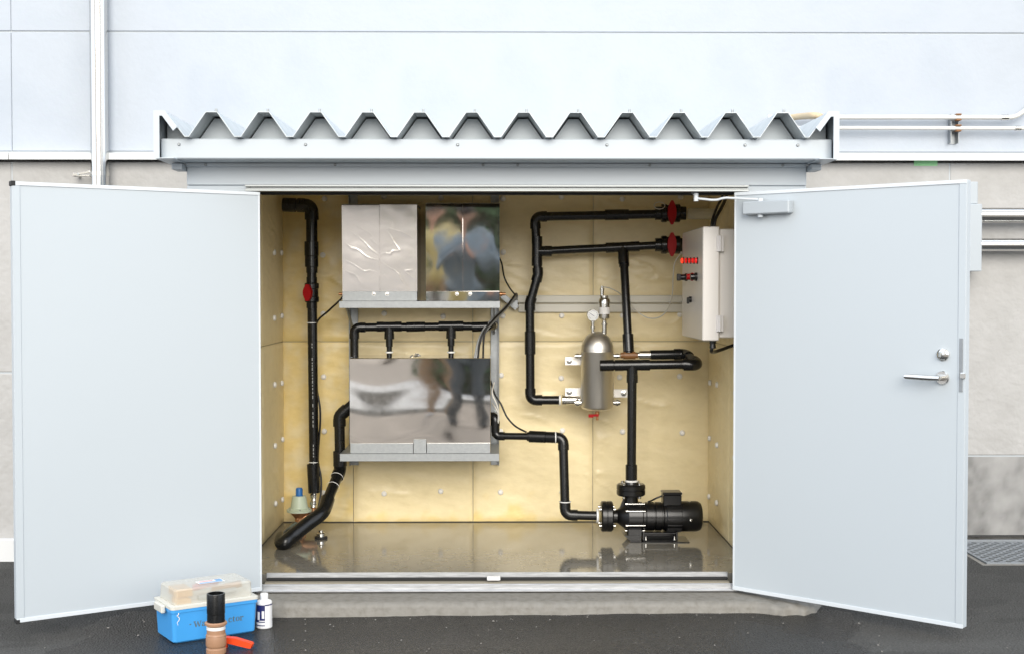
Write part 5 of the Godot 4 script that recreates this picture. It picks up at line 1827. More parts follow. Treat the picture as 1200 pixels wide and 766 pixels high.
func cables() -> void:
	var b: MB
	var z := BACK_Z + 0.010
	for e in [[606.0, 346.0, 355.0, "upper of two beige cable trunkings across the yellow wall"], [607.5, 356.0, 366.0, "lower of two beige cable trunkings across the yellow wall"]]:
		var a := P(e[0], e[2], z + 0.02)
		var c := P(860, e[1], z + 0.02)
		var t := thing("cable_trunking", e[3], "trunking", Vector3((a.x + c.x) / 2, a.y, z), "trunkings on the yellow wall")
		b = MB.new()
		b.box2(Vector3(a.x, a.y, z), Vector3(1.095, c.y, z + 0.024), 0.002)
		part(t, "channel", b, M.trunking)
		b = MB.new()
		b.box2(Vector3(a.x, a.y + 0.0025, z + 0.0242), Vector3(1.095, c.y - 0.0025, z + 0.028), 0.002)
		part(t, "cover", b, M.trunking)
	# bundle from the trunking end down to the wide box
	var t := thing("cable_bundle", "bundle of grey and black cables dropping from the trunking to the wide box", "cables", P(590, 360, -1.2))
	cable(t, [P(606, 349, -1.27), P(600, 352, -1.22), P(588, 364, -1.15), P(571, 380, -1.02), P(561, 398, -0.98), P(556, 420, -0.97)], 0.0055, M.cable_grey)
	cable(t, [P(606, 351, -1.27), P(600, 354, -1.21), P(589, 366, -1.14), P(573, 383, -1.0), P(563, 400, -0.97), P(558, 420, -0.96)], 0.0055, M.cable_grey)
	cable(t, [P(606, 347, -1.27), P(603, 347, -1.20), P(592, 361, -1.12), P(576, 377, -1.0), P(564, 394, -0.96), P(560, 420, -0.955)], 0.005, M.cable_black)
	cable(t, [P(606, 346, -1.27), P(604, 345, -1.19), P(594, 359, -1.11), P(578, 375, -0.99), P(568, 390, -0.95), P(566, 420, -0.95)], 0.005, M.cable_black)
	cable(t, [P(579, 448, -1.0), P(577, 461, -0.92), P(583, 476, -0.90), P(584.5, 492, -0.91), P(580, 502, -0.93)], 0.0035, M.cable_white)
	cable(t, [P(577, 472, -0.96), P(581, 478, -0.90), P(584, 486, -0.90), P(583, 497, -0.92)], 0.003, M.cable_white)
	b = MB.new()
	b.bar(P(588, 346, -1.24), P(606, 361, -1.24), 0.004, 0.03, Vector3.UP)
	b.box2(P(600, 361, -1.29), P(607, 352, -1.235), 0.001)
	part(t, "bracket", b, M.galvanised)
	t = thing("cable", "thin black cable hanging from the bright box down to the trunking end", "cable", P(590, 330, -1.1))
	cable(t, [P(584, 300, -1.25), P(588, 309, -1.2), P(591, 325, -1.12), P(597, 337, -1.14), P(604, 346, -1.22)], 0.0042, M.cable_black)
	t = thing("cable", "thin black cable slanting from the wide box to the suction pipe", "cable", P(600, 485, -0.95))
	cable(t, [P(575, 446, -1.0), P(580, 462, -0.95), P(587, 473, -0.93), P(594, 488, -0.92), P(604, 499, -0.90), P(617, 506, -0.875)], 0.0045, M.cable_black)
	t = thing("cable", "black cable strapped along the tall riser pipe", "cable", P(374, 480, -1.12))
	cable(t, [P(402, 347, -1.03), P(399, 351, -1.02), P(385, 364, -1.06), P(372, 376, -1.11), P(370, 390, -1.13), P(369.5, 430, -1.13), P(371, 455, -1.12), P(374.5, 475, -1.10), P(375, 495, -1.10), P(373.2, 520, -1.11), P(372.5, 540, -1.12), P(376, 560, -1.10), P(375.5, 580, -1.07), P(371, 600, -1.04), P(366, 606, -0.99)], 0.0052, M.cable_black)
	t = thing("cable", "pair of black cables rising from the control box to the ceiling", "cable", P(838, 262, -0.5))
	cable(t, [P(834, 268, -0.32), P(835, 258, -0.33), P(840, 244, -0.4), P(846, 232, -0.5), P(852, 215, -0.6)], 0.0058, M.cable_black)
	cable(t, [P(836.5, 268, -0.32), P(839, 256, -0.33), P(845, 245, -0.36), P(850, 234, -0.42), P(855, 215, -0.55)], 0.0075, M.cable_black)
	t = thing("thin_tube", "thin translucent tube looping from the air vent to the control box", "tube", P(760, 360, -1.15))
	cable(t, [P(705.6, 336.5, -1.06), P(712, 337, -1.08), P(722, 341, -1.14), P(732, 349, -1.2), P(746, 364, -1.22), P(760, 372.5, -1.2), P(774, 371, -1.16), P(783, 361, -1.12), P(788, 345, -1.06), P(789, 325, -1.0), P(791, 308, -0.95), P(798, 297, -0.87)], 0.0032, M.cable_white)
	t = thing("cable", "short black cable from the pump casing to its terminal box", "cable", P(770, 585, -0.85))
	cable(t, [P(760, 587.5, -0.80), P(764, 586, -0.83), P(770, 583, -0.84), P(778, 580, -0.84)], 0.0045, M.cable_black)

# ---------------------------------------------------------------- things left in the yard
func yard_things() -> void:
	var b: MB
	# toolbox
	var A := Vector3(-1.2305, 0, 0.600)
	var B := Vector3(-0.943, 0, 0.417)
	var ux := (B - A).normalized()
	var uz := Vector3(-ux.z, 0, ux.x)     # towards the camera
	var L := 0.340
	var W := 0.205
	var gy := ground_y(A.x, A.z) + 0.001
	var c := A + ux * L * 0.5 - uz * W * 0.5 + Vector3(0, gy, 0)
	var xf := Transform3D(Basis(ux, Vector3.UP, uz), c)
	var t := thing("toolbox", "blue plastic toolbox with milky clear lid on the wet asphalt", "toolbox", c)
	b = MB.new()
	b.xf = xf
	# tapered tub
	var lo := Vector2(L / 2 - 0.005, W / 2 - 0.005)
	var hi := Vector2(L / 2, W / 2)
	var H := 0.130
	var corner := func(q: Vector2, y: float, r: float) -> Array:
		var out := []
		for k in 4:
			var sx: float = [1, -1, -1, 1][k]
			var sz: float = [1, 1, -1, -1][k]
			for j in 5:
				var g := PI / 2 * (k + j / 4.0)
				out.append(Vector3(sx * (q.x - r) + r * cos(g), y, sz * (q.y - r) + r * sin(g)))
		return out
	loft(b, [corner.call(lo - Vector2(0.006, 0.006), 0.0, 0.012), corner.call(lo, 0.006, 0.014), corner.call(hi, H - 0.012, 0.014), corner.call(hi + Vector2(0.004, 0.004), H - 0.012, 0.014), corner.call(hi + Vector2(0.004, 0.004), H, 0.014), corner.call(hi - Vector2(0.004, 0.004), H, 0.012), corner.call(lo - Vector2(0.004, 0.004), 0.01, 0.012)])
	part(t, "tub", b, M.toolbox_blue)
	b = MB.new()
	b.xf = xf
	loft(b, [corner.call(hi - Vector2(0.010, 0.010), H + 0.0005, 0.01), corner.call(hi + Vector2(0.006, 0.006), H + 0.0005, 0.015), corner.call(hi + Vector2(0.006, 0.006), H + 0.011, 0.015), corner.call(hi - Vector2(0.010, 0.010), H + 0.013, 0.015)])
	part(t, "lid_rim", b, M.lid_rim)
	b = MB.new()
	b.xf = xf
	var up := hi - Vector2(0.012, 0.012)
	loft(b, [corner.call(up, H + 0.012, 0.015), corner.call(up - Vector2(0.003, 0.003), H + 0.066, 0.015), corner.call(up - Vector2(0.008, 0.008), H + 0.072, 0.013), corner.call(Vector2(0.02, 0.02), H + 0.074, 0.012)], true)
	part(t, "lid", b, M.lid_clear)
	# what shows through the lid
	b = MB.new()
	b.xf = xf
	b.box2(Vector3(-0.140, H - 0.03, 0.0), Vector3(-0.085, H + 0.030, 0.075), 0.003)
	part(t, "carton", b, M.cardboard)
	b = MB.new()
	b.xf = xf
	b.box2(Vector3(-0.135, H + 0.031, -0.05), Vector3(-0.07, H + 0.062, 0.050), 0.003)
	part(t, "carton", b, M.cardboard)
	b = MB.new()
	b.xf = xf
	b.tube([Vector3(-0.05, H + 0.02, 0.05), Vector3(0.02, H + 0.03, 0.045), Vector3(0.10, H + 0.035, 0.055)], 0.012, 10)
	part(t, "tool", b, M.track_steel)
	b = MB.new()
	b.xf = xf
	b.tube([Vector3(0.03, H + 0.03, -0.02), Vector3(0.12, H + 0.045, 0.01), Vector3(0.135, H + 0.05, 0.02)], 0.014, 10)
	part(t, "tool", b, M.tan_plastic)
	b = MB.new()
	b.xf = xf
	b.tube([Vector3(-0.04, H + 0.045, -0.03), Vector3(0.06, H + 0.055, -0.04)], 0.013, 10)
	part(t, "tool", b, M.sticker_red)
	# catch at the end
	b = MB.new()
	b.xf = xf
	b.box2(Vector3(-L / 2 - 0.024, H - 0.022, -0.045), Vector3(-L / 2 - 0.0065, H + 0.010, 0.045), 0.004)
	part(t, "catch", b, M.lid_rim)
	# stickers and lettering
	b = MB.new()
	b.xf = xf
	b.box2(Vector3(-0.045, H + 0.0744, 0.0), Vector3(0.060, H + 0.0750, 0.050), 0.0002)
	var st := part(t, "sticker", b, M.bottle_white)
	b = MB.new()
	b.xf = xf
	b.box2(Vector3(-0.040, H + 0.0751, 0.034), Vector3(0.052, H + 0.0755, 0.046), 0.0002)
	b.box2(Vector3(0.030, H + 0.0751, 0.004), Vector3(0.056, H + 0.0755, 0.030), 0.0002)
	part(st, "print", b, M.sticker_blue)
	b = MB.new()
	b.xf = xf
	b.box2(Vector3(-0.034, H + 0.0751, 0.012), Vector3(0.020, H + 0.0755, 0.019), 0.0002)
	part(st, "print", b, M.sticker_red)
	b = MB.new()
	b.xf = xf
	b.lathe([[0.004, 0.0], [0.004, 0.0012], [0.0, 0.0012]], Vector3(-0.099, 0.068, W / 2 - 0.0034), Vector3(0, 0, 1), 12, 20)
	part(t, "print", b, M.print_grey)
	for e in [["Wat", -0.056, 0.064], ["ctor", 0.083, 0.064]]:
		var tm := TextMesh.new()
		var sf := SystemFont.new()
		sf.font_names = PackedStringArray(["Droid Serif"])
		sf.font_italic = true
		sf.font_weight = 700
		tm.font = sf
		tm.text = e[0]
		tm.font_size = 32
		tm.pixel_size = 0.00095
		tm.depth = 0.001
		var o := MeshInstance3D.new()
		o.name = "lettering"
		o.mesh = tm
		o.material_override = M.print_grey
		t.add_child(o, true)
		var lean := atan2(0.005, H - 0.018)
		o.transform = Transform3D(xf.basis * Basis(Vector3.RIGHT, -0.0) * Basis(Vector3.RIGHT, lean), xf.basis * Vector3(e[1], e[2], W / 2 - 0.0024))
	# white drip on the corner
	b = MB.new()
	b.xf = xf
	b.tube(curve_pts([Vector3(-0.147, 0.118, W / 2 + 0.003), Vector3(-0.147, 0.112, W / 2 + 0.0045), Vector3(-0.152, 0.107, W / 2 + 0.0005), Vector3(-0.143, 0.098, W / 2 - 0.001), Vector3(-0.144, 0.088, W / 2 - 0.002), Vector3(-0.151, 0.080, W / 2 - 0.003), Vector3(-0.148, 0.072, W / 2 - 0.0035), Vector3(-0.148, 0.062, W / 2 - 0.0045)], 0.004), 0.0018, 6)
	part(t, "glue_drip", b, M.bottle_white)

	# brown coupling with a black stub
	var fx := P(253, 763, 0.72)
	var o := Vector3(fx.x, ground_y(fx.x, 0.72), 0.72)
	t = thing("pipe_fitting", "brown pipe fitting with a black pipe stub standing before the toolbox", "fitting", o)
	b = MB.new()
	b.lathe([[0, 0], [0.034, 0.0], [0.0365, 0.003], [0.0365, 0.019], [0.034, 0.022], [0.0335, 0.025], [0.0365, 0.029], [0.0375, 0.033], [0.0375, 0.062], [0.0365, 0.066], [0.0372, 0.068], [0.0365, 0.071], [0.034, 0.075], [0.0335, 0.090]], o, Vector3.UP, 34, 25)
	b.lathe([[0.033, 0.102], [0.035, 0.105], [0.040, 0.108], [0.0405, 0.115], [0.037, 0.119], [0.030, 0.119]], o, Vector3.UP, 34, 25)
	part(t, "coupling", b, M.tan_plastic)
	b = MB.new()
	b.lathe([[0.033, 0.0895], [0.0345, 0.0905], [0.0345, 0.1015], [0.033, 0.1025]], o, Vector3.UP, 34, 25)
	part(t, "seal_ring", b, M.seal_white)
	b = MB.new()
	b.lathe([[0.031, 0.115], [0.033, 0.117], [0.0325, 0.148], [0.0336, 0.150], [0.0336, 0.221], [0.033, 0.223], [0.0285, 0.223], [0.0285, 0.13], [0, 0.13]], o, Vector3.UP, 34, 25)
	part(t, "pipe_stub", b, M.pvc_black)
	# orange lever
	var lv := Vector3(-0.985, ground_y(-0.985, 0.6), 0.645)
	t = thing("orange_lever", "orange plastic lever on the asphalt behind the brown fitting", "lever", lv)
	b = MB.new()
	b.xf = Transform3D(Basis(Vector3.UP, deg_to_rad(-10)), lv + Vector3(0.0, 0.0, 0))
	b.prism(PackedVector2Array([Vector2(-0.045, 0.020), Vector2(-0.045, 0.040), Vector2(0.0, 0.038), Vector2(0.066, 0.022), Vector2(0.070, 0.016), Vector2(0.064, 0.0015), Vector2(0.052, 0.003), Vector2(0.0, 0.013)]), -0.013, 0.013)
	part(t, "grip", b, M.orange_plastic)
	b = MB.new()
	b.xf = Transform3D(Basis(Vector3.UP, deg_to_rad(-10)), lv)
	b.lathe([[0, 0.0], [0.016, 0.0], [0.016, 0.02], [0.012, 0.022]], Vector3(-0.045, 0, 0), Vector3.UP, 16, 20)
	part(t, "hub", b, M.orange_plastic)
	# bottle of glue
	var bx := P(309.5, 733, 0.353)
	var bo := Vector3(bx.x, ground_y(bx.x, 0.353), 0.353)
	t = thing("glue_bottle", "white and navy round bottle beside the blue toolbox", "bottle", bo)
	b = MB.new()
	b.lathe([[0, 0], [0.029, 0], [0.0315, 0.003], [0.0315, 0.012]], bo, Vector3.UP, 30, 30)
	b.lathe([[0.0315, 0.010], [0.0312, 0.1]], bo, Vector3.UP, 30, 30)
	b.lathe([[0.0312, 0.098], [0.0305, 0.103], [0.027, 0.108], [0.017, 0.112], [0.015, 0.113]], bo, Vector3.UP, 30, 45)
	part(t, "body", b, M.bottle_white)
	b = MB.new()
	b.lathe([[0.0155, 0.112], [0.0155, 0.134], [0.0145, 0.136], [0, 0.136]], bo, Vector3.UP, 26, 30)
	part(t, "cap", b, M.bottle_white)
	# navy wrap with a pale disc and white strip on the side we see
	b = MB.new()
	arc(b, bo, 0.0317, 0.012, 0.016, 200, 285)
	arc(b, bo, 0.0317, 0.026, 0.095, 150, 285)
	arc(b, bo, 0.0317, 0.092, 0.097, 285, 420)
	part(t, "paper_wrap", b, M.navy)
	b = MB.new()
	arc(b, bo, 0.0321, 0.042, 0.072, 262, 280)
	arc(b, bo, 0.0321, 0.030, 0.034, 240, 284)
	arc(b, bo, 0.0321, 0.036, 0.068, 225, 246)
	part(t, "print", b, M.bottle_white)

# a curved sheet on a cylinder; angles in degrees, 270 faces the camera
func arc(b: MB, o: Vector3, r: float, y0: float, y1: float, a0: float, a1: float) -> void:
	var n := int(max(2, (a1 - a0) / 8.0))
	for k in n:
		var g0 := deg_to_rad(lerpf(a0, a1, float(k) / n))
		var g1 := deg_to_rad(lerpf(a0, a1, float(k + 1) / n))
		var d0 := Vector3(cos(g0), 0, -sin(g0))
		var d1 := Vector3(cos(g1), 0, -sin(g1))
		b.tri(o + d0 * r + Vector3(0, y0, 0), o + d1 * r + Vector3(0, y0, 0), o + d1 * r + Vector3(0, y1, 0), d0, d1, d1)
		b.tri(o + d0 * r + Vector3(0, y0, 0), o + d1 * r + Vector3(0, y1, 0), o + d0 * r + Vector3(0, y1, 0), d0, d1, d0)

# a skin over rings of equal point count; the ends are closed
func loft(b: MB, rings: Array, close_top := true) -> void:
	var n: int = rings[0].size()
	var mid := Vector3.ZERO
	for p in rings[0]:
		mid += p / n
	for i in rings.size() - 1:
		for k in n:
			var k2 := (k + 1) % n
			var a: Vector3 = rings[i][k]; var c: Vector3 = rings[i][k2]
			var d: Vector3 = rings[i + 1][k2]; var e: Vector3 = rings[i + 1][k]
			var g := (c - a).cross(e - a)
			if g.length_squared() < 1e-14:
				g = (d - c).cross(e - c)
			g = g.normalized()
			var out := Vector3(a.x - mid.x, 0, a.z - mid.z)
			if absf(g.y) > 0.9:
				out = Vector3.UP if i > 0 else Vector3.DOWN
			if g.dot(out) < 0:
				g = -g
			b.quad(a, c, d, e, g)
	for e in ([0, rings.size() - 1] if close_top else [0]):
		var cc := Vector3.ZERO
		for p in rings[e]:
			cc += p / n
		var nn := Vector3.DOWN if e == 0 else Vector3.UP
		for k in n:
			b.tri(cc, rings[e][k], rings[e][(k + 1) % n], nn, nn, nn)

# ---------------------------------------------------------------- what the steel boxes mirror, across the yard
func behind_camera() -> void:
	var b := MB.new()
	b.box2(Vector3(-40, -0.2, 9.6), Vector3(40, 0.11, 9.75), 0.02)
	solo("kerb", b, M.concrete, Vector3.ZERO, "structure")
	b = MB.new()
	b.box2(Vector3(-40, -0.2, 9.753), Vector3(40, 0.105, 13.0), 0.004)
	solo("pavement", b, M.wall_concrete, Vector3.ZERO, "structure")
	var leaf := mat("leaves", Color(1, 1, 1), 0.6)
	leaf.vertex_color_use_as_albedo = true
	leaf.cull_mode = BaseMaterial3D.CULL_DISABLED
	var bark := mat("bark", lin(0.10, 0.08, 0.06), 0.9)
	var r := RandomNumberGenerator.new()
	r.seed = 77
	var labels := ["round leafy tree across the yard, mirrored in the bright steel box", "tall leafy tree across the yard at the left of the row", "low leafy tree across the yard at the right of the row", "broad leafy tree across the yard behind the photographer"]
	var i := 0
	for e in [[-1.6, 25.0, 4.4], [-9.5, 27.0, 5.0], [7.6, 26.0, 4.0], [3.2, 27.5, 4.6]]:
		var base := Vector3(e[0], 0, e[1])
		var t := thing("broadleaf_tree", labels[i], "tree", base, "trees across the yard")
		var h: float = e[2]
		b = MB.new()
		b.tube([base + Vector3(0, -0.1, 0), base + Vector3(0.06, h * 0.25, 0), base + Vector3(-0.04, h * 0.5, 0.05), base + Vector3(0.02, h * 0.85, 0)], [0.16, 0.13, 0.09, 0.03], 10)
		for k in 7:
			var a := TAU * k / 7.0 + r.randf()
			var y := h * r.randf_range(0.3, 0.6)
			b.tube([base + Vector3(0, y, 0), base + Vector3(cos(a) * h * 0.13, y + h * 0.10, sin(a) * h * 0.13), base + Vector3(cos(a) * h * 0.24, y + h * 0.22, sin(a) * h * 0.24)], [0.06, 0.04, 0.015], 8)
		part(t, "trunk", b, bark)
		b = MB.new()
		var clumps := []
		for k in 34:
			var d := Vector3(r.randfn(), r.randfn() * 0.8, r.randfn()).normalized() * pow(r.randf(), 0.45)
			clumps.append([base + Vector3(d.x * h * 0.32, h * 0.62 + d.y * h * 0.36, d.z * h * 0.32), r.randf_range(0.35, 0.62), r.randf_range(0.7, 1.25)])
		for c in clumps:
			for k in 60:
				var p: Vector3 = c[0] + Vector3(r.randfn(), r.randfn() * 0.8, r.randfn()) * c[1] * 0.5
				var u := Vector3(r.randfn(), r.randfn(), r.randfn()).normalized() * r.randf_range(0.06, 0.12)
				var v := u.cross(Vector3(r.randfn(), r.randfn(), r.randfn())).normalized() * u.length() * 0.6
				var nn := u.cross(v).normalized()
				var g: float = c[2] * r.randf_range(0.8, 1.2)
				b.tint = Color(0.045 * g, 0.085 * g, 0.028 * g)
				b.tri(p - u, p + v, p + u, nn, nn, nn)
				b.tri(p - u, p + u, p - v, nn, nn, nn)
		part(t, "crown", b, leaf)
		i += 1
	# clipped hedge in front of the trees
	var hg := thing("hedge", "clipped dark green hedge along the far side of the yard", "hedge", Vector3(3.5, 0.0, 15.0))
	b = MB.new()
	b.box2(Vector3(-0.5, 0.0, 14.75), Vector3(7.5, 1.75, 15.3), 0.1)
	part(hg, "stems", b, bark)
	b = MB.new()
	for k in 5500:
		var p := Vector3(r.randf_range(-0.7, 7.7), r.randf_range(0.08, 1.95), 15.0 - absf(r.randfn(0.33, 0.07)))
		if k % 4 == 0:
			p = Vector3(p.x, 1.85 + r.randfn() * 0.1, r.randf_range(14.6, 15.4))
		var u := Vector3(r.randfn(), r.randfn(), r.randfn()).normalized() * r.randf_range(0.05, 0.09)
		var v := u.cross(Vector3(r.randfn(), r.randfn(), r.randfn())).normalized() * u.length() * 0.6
		var g := r.randf_range(0.6, 1.3)
		b.tint = Color(0.085 * g, 0.135 * g, 0.06 * g)
		var nn := u.cross(v).normalized()
		b.tri(p - u, p + v, p + u, nn, nn, nn)
		b.tri(p - u, p + u, p - v, nn, nn, nn)
	part(hg, "foliage", b, leaf)
	people()

# a continuous skin round tapered bones (surface nets on a grid); each bone is [a, b, ra, rb, colour]
func skin(out: MB, bones: Array, cell: float, k: float) -> void:
	var lo := Vector3.ONE * 1e9
	var hi := -lo
	for e in bones:
		for j in 2:
			var rr := Vector3.ONE * (maxf(e[2], e[3]) + 3.0 * cell + k)
			lo = lo.min(e[j] - rr)
			hi = hi.max(e[j] + rr)
	var n := Vector3i(((hi - lo) / cell).ceil()) + Vector3i.ONE
	var f := PackedFloat32Array()
	f.resize(n.x * n.y * n.z)
	f.fill(1.0)
	var sx := 1
	var sy := n.x
	var sz := n.x * n.y
	for e in bones:
		var a: Vector3 = e[0]
		var d: Vector3 = e[1] - a
		var L := maxf(d.length_squared(), 1e-9)
		var ra: float = e[2]
		var rb: float = e[3]
		var m := Vector3.ONE * (maxf(ra, rb) + k * 1.5 + 2.0 * cell)
		var c0 := Vector3i(((a.min(e[1]) - m - lo) / cell).floor()).clamp(Vector3i.ZERO, n - Vector3i.ONE)
		var c1 := Vector3i(((a.max(e[1]) + m - lo) / cell).ceil()).clamp(Vector3i.ZERO, n - Vector3i.ONE)
		for z in range(c0.z, c1.z + 1):
			for y in range(c0.y, c1.y + 1):
				for x in range(c0.x, c1.x + 1):
					var p := lo + Vector3(x, y, z) * cell - a
					var t := clampf(p.dot(d) / L, 0.0, 1.0)
					var v := (p - d * t).length() - lerpf(ra, rb, t)
					var q := x + y * sy + z * sz
					var w := f[q]
					var h := maxf(k - absf(v - w), 0.0) / k
					f[q] = minf(v, w) - h * h * k * 0.25
	var idx := {}
	var vs := []
	var ns := []
	var cs := []
	for z in n.z - 1:
		for y in n.y - 1:
			for x in n.x - 1:
				var q := x + y * sy + z * sz
				var c := [f[q], f[q + 1], f[q + sy], f[q + sy + 1], f[q + sz], f[q + sz + 1], f[q + sz + sy], f[q + sz + sy + 1]]
				var inside := 0
				for j in 8:
					if c[j] < 0.0:
						inside += 1
				if inside == 0 or inside == 8:
					continue
				var acc := Vector3.ZERO
				var cnt := 0
				for ed in [[0, 1], [2, 3], [4, 5], [6, 7], [0, 2], [1, 3], [4, 6], [5, 7], [0, 4], [1, 5], [2, 6], [3, 7]]:
					var u: float = c[ed[0]]
					var w: float = c[ed[1]]
					if (u < 0.0) != (w < 0.0):
						var t := u / (u - w)
						var pa := Vector3(ed[0] & 1, (ed[0] >> 1) & 1, ed[0] >> 2)
						var pb := Vector3(ed[1] & 1, (ed[1] >> 1) & 1, ed[1] >> 2)
						acc += pa.lerp(pb, t)
						cnt += 1
				var p := lo + (Vector3(x, y, z) + acc / cnt) * cell
				var g := Vector3(c[1] + c[3] + c[5] + c[7] - c[0] - c[2] - c[4] - c[6], c[2] + c[3] + c[6] + c[7] - c[0] - c[1] - c[4] - c[5], c[4] + c[5] + c[6] + c[7] - c[0] - c[1] - c[2] - c[3])
				idx[q] = vs.size()
				vs.append(p)
				ns.append(g.normalized())
				var best := 1e9
				var col := Color.WHITE
				for e in bones:
					var d: Vector3 = e[1] - e[0]
					var t := clampf((p - e[0]).dot(d) / maxf(d.length_squared(), 1e-9), 0.0, 1.0)
					var v: float = (p - e[0] - d * t).length() - lerpf(e[2], e[3], t)
					if v < best:
						best = v
						col = e[4]
				cs.append(col)
	for z in range(1, n.z - 1):
		for y in range(1, n.y - 1):
			for x in range(1, n.x - 1):
				var q := x + y * sy + z * sz
				var w := f[q] < 0.0
				for e in [[sx, sy, sz], [sy, sz, sx], [sz, sx, sy]]:
					if w == (f[q + e[0]] < 0.0):
						continue
					var a = idx.get(q)
					var b = idx.get(q - e[1])
					var c = idx.get(q - e[1] - e[2])
					var d = idx.get(q - e[2])
					if a == null or b == null or c == null or d == null:
						continue
					out.tri(vs[a], vs[b], vs[c], ns[a], ns[b], ns[c], Vector2.ZERO, Vector2.ZERO, Vector2.ZERO, cs[a], cs[b], cs[c])
					out.tri(vs[a], vs[c], vs[d], ns[a], ns[c], ns[d], Vector2.ZERO, Vector2.ZERO, Vector2.ZERO, cs[a], cs[c], cs[d])

# a hand from wrist w along d, the back of the hand towards bk, the thumb on side th, curled fingers
func hand(bones: Array, w: Vector3, d: Vector3, bk: Vector3, th: Vector3, curl: float, c: Color) -> void:
	for j in 4:
		bones.append([w + th * (0.008 - 0.006 * j), w + d * 0.085 + th * (0.030 - 0.020 * j), 0.014, 0.012, c])
	for j in 4:
		var L: float = [0.072, 0.080, 0.075, 0.058][j]
		var p := w + d * 0.088 + th * (0.032 - 0.0215 * j)
		var dd := d
		for s in 3:
			dd = dd.rotated(bk.cross(d).normalized(), -curl * (0.5 + 0.25 * s)).normalized()
			var q: Vector3 = p + dd * L * [0.45, 0.32, 0.23][s]
			bones.append([p, q, 0.0095 - 0.0008 * s, 0.0088 - 0.0008 * s, c])
			p = q
	var p2 := w + d * 0.02 + th * 0.022
	var q2 := p2 + (d * 0.5 + th * 0.8 - bk * 0.3).normalized() * 0.045
	bones.append([p2, q2, 0.015, 0.012, c])
	bones.append([q2, q2 + (d * 0.9 + th * 0.15 - bk * 0.4).normalized() * 0.045, 0.0115, 0.0095, c])

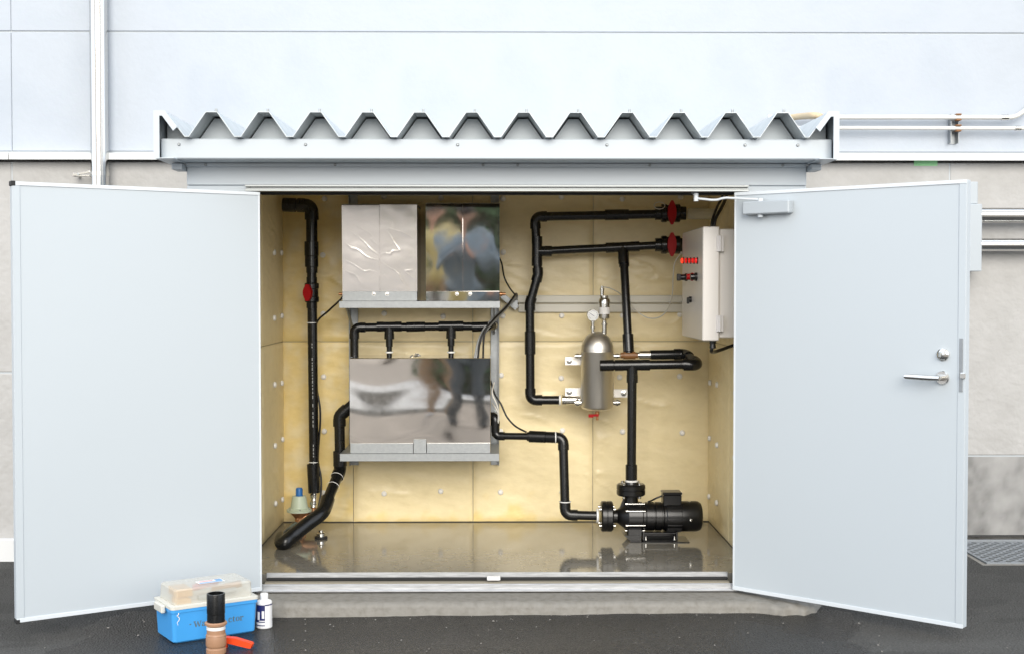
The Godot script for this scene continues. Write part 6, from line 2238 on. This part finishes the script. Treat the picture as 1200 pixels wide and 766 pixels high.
func person(label: String, at: Vector3, lean: float, jacket: Color, legs: Color, shoe: Color, hands_at: Array, stride: float) -> void:
	var t := thing("person", label, "person", at)
	var sk := Color(0.52, 0.31, 0.22)
	var hair := Color(0.012, 0.010, 0.009)
	var m := mat("cloth_and_skin", Color(1, 1, 1), 0.75)
	m.vertex_color_use_as_albedo = true
	var B := []
	var o := at
	var hip := o + Vector3(0, 0.90, 0.10 * lean)
	var chest := hip + Vector3(0, 0.40, -0.16 * lean)
	var neck := chest + Vector3(0, 0.16, -0.05 * lean)
	for s in [-1.0, 1.0]:
		var hj := hip + Vector3(s * 0.095, -0.02, 0)
		var kn := o + Vector3(s * 0.125, 0.49, -0.07 * lean - s * stride * 0.5)
		var an := o + Vector3(s * 0.14, 0.09, 0.04 - s * stride)
		B.append([hj, kn, 0.098, 0.066, legs])
		B.append([kn, an, 0.066, 0.052, legs])
		B.append([an + Vector3(0, -0.045, 0.03), an + Vector3(s * 0.02, -0.052, -0.15), 0.043, 0.036, shoe])
		var sh := chest + Vector3(s * 0.185, 0.08, 0.01)
		var wr: Vector3 = hands_at[0 if s < 0 else 1]
		var mid := (sh + wr) * 0.5
		var span := (wr - sh).length()
		var drop := sqrt(maxf(0.0, 0.30 * 0.30 - span * span * 0.25))
		var el := mid + (Vector3(s * 0.5, -0.8, 0.2).normalized()) * drop
		B.append([sh, el, 0.060, 0.050, jacket])
		B.append([el, wr, 0.050, 0.036, jacket])
	B.append([hip + Vector3(-0.06, 0, 0), hip + Vector3(0.06, 0, 0), 0.125, 0.125, jacket])
	B.append([hip, chest, 0.140, 0.145, jacket])
	B.append([chest + Vector3(-0.09, 0.03, 0), chest + Vector3(0.09, 0.03, 0), 0.128, 0.128, jacket])
	B.append([chest + Vector3(-0.17, 0.085, 0.01), chest + Vector3(0.17, 0.085, 0.01), 0.066, 0.066, jacket])
	B.append([neck + Vector3(0, -0.06, 0), neck + Vector3(0, 0.05, -0.02 * lean), 0.060, 0.055, sk])
	var b := MB.new()
	skin(b, B, 0.017, 0.03)
	# head: skull, jaw, nose, ears, brow
	var hd := neck + Vector3(0, 0.155, -0.05 * lean)
	var fw := Vector3(0, -0.25 * lean, -1).normalized()
	var up := Vector3(0, 1, -0.25 * lean).normalized()
	var Hh := [[hd + up * 0.035 + fw * -0.015, hd + up * 0.03 + fw * 0.018, 0.083, 0.080, sk], [hd - up * 0.02 + fw * 0.03, hd - up * 0.085 + fw * 0.052, 0.062, 0.032, sk], [hd + up * 0.012 + fw * 0.094, hd - up * 0.025 + fw * 0.108, 0.009, 0.014, sk], [hd - up * 0.105 - fw * 0.01, hd - up * 0.02, 0.055, 0.06, sk]]
	for s in [-1.0, 1.0]:
		Hh.append([hd + Vector3(s * 0.080, 0, 0) + up * 0.015, hd + Vector3(s * 0.080, 0, 0) - up * 0.025, 0.014, 0.009, sk])
		Hh.append([hd + Vector3(s * 0.032, 0, 0) + up * 0.012 + fw * 0.086, hd + Vector3(s * 0.034, 0, 0) + up * 0.012 + fw * 0.087, 0.010, 0.010, Color(0.05, 0.04, 0.04)])
	Hh.append([hd + Vector3(-0.018, 0, 0) - up * 0.055 + fw * 0.084, hd + Vector3(0.018, 0, 0) - up * 0.055 + fw * 0.084, 0.008, 0.008, Color(0.36, 0.14, 0.11)])
	skin(b, Hh, 0.008, 0.012)
	for s in [-1.0, 1.0]:
		var hb := []
		var wr: Vector3 = hands_at[0 if s < 0 else 1]
		if hands_at[2]:
			hand(hb, wr, Vector3(-s * 0.75, 0.25, -0.6).normalized(), Vector3(s * 0.6, 0.1, -0.8).normalized(), Vector3(-s * 0.1, 0.95, 0.1).normalized(), 0.8, sk)
		else:
			hand(hb, wr, Vector3(0, -1, -0.1).normalized(), Vector3(s, 0, 0), Vector3(0, -0.1, -1).normalized(), 0.35, sk)
		skin(b, hb, 0.005, 0.006)
	part(t, "body", b, m)
	b = MB.new()
	skin(b, [[hd + up * 0.052 - fw * 0.03, hd + up * 0.056 + fw * 0.02, 0.086, 0.078, hair], [hd + up * 0.02 - fw * 0.045, hd - up * 0.03 - fw * 0.045, 0.068, 0.05, hair]], 0.010, 0.02)
	part(t, "hair", b, m)

func people() -> void:
	person("person in a blue grey jacket and dark trousers holding a camera", Vector3(-0.02, ground_y(0, 5.9), 5.93), 0.9, Color(0.20, 0.25, 0.285), Color(0.075, 0.085, 0.09), Color(0.03, 0.03, 0.03), [Vector3(-0.115, 1.30, 5.64), Vector3(0.115, 1.30, 5.64), true], 0.02)
	person("person in a yellow beige jacket and khaki trousers standing beside the photographer", Vector3(-0.31, 0.0, 8.0), 0.2, Color(0.52, 0.42, 0.18), Color(0.30, 0.20, 0.12), Color(0.5, 0.5, 0.5), [Vector3(-0.57, 0.80, 7.95), Vector3(-0.05, 0.80, 7.95), false], 0.10)
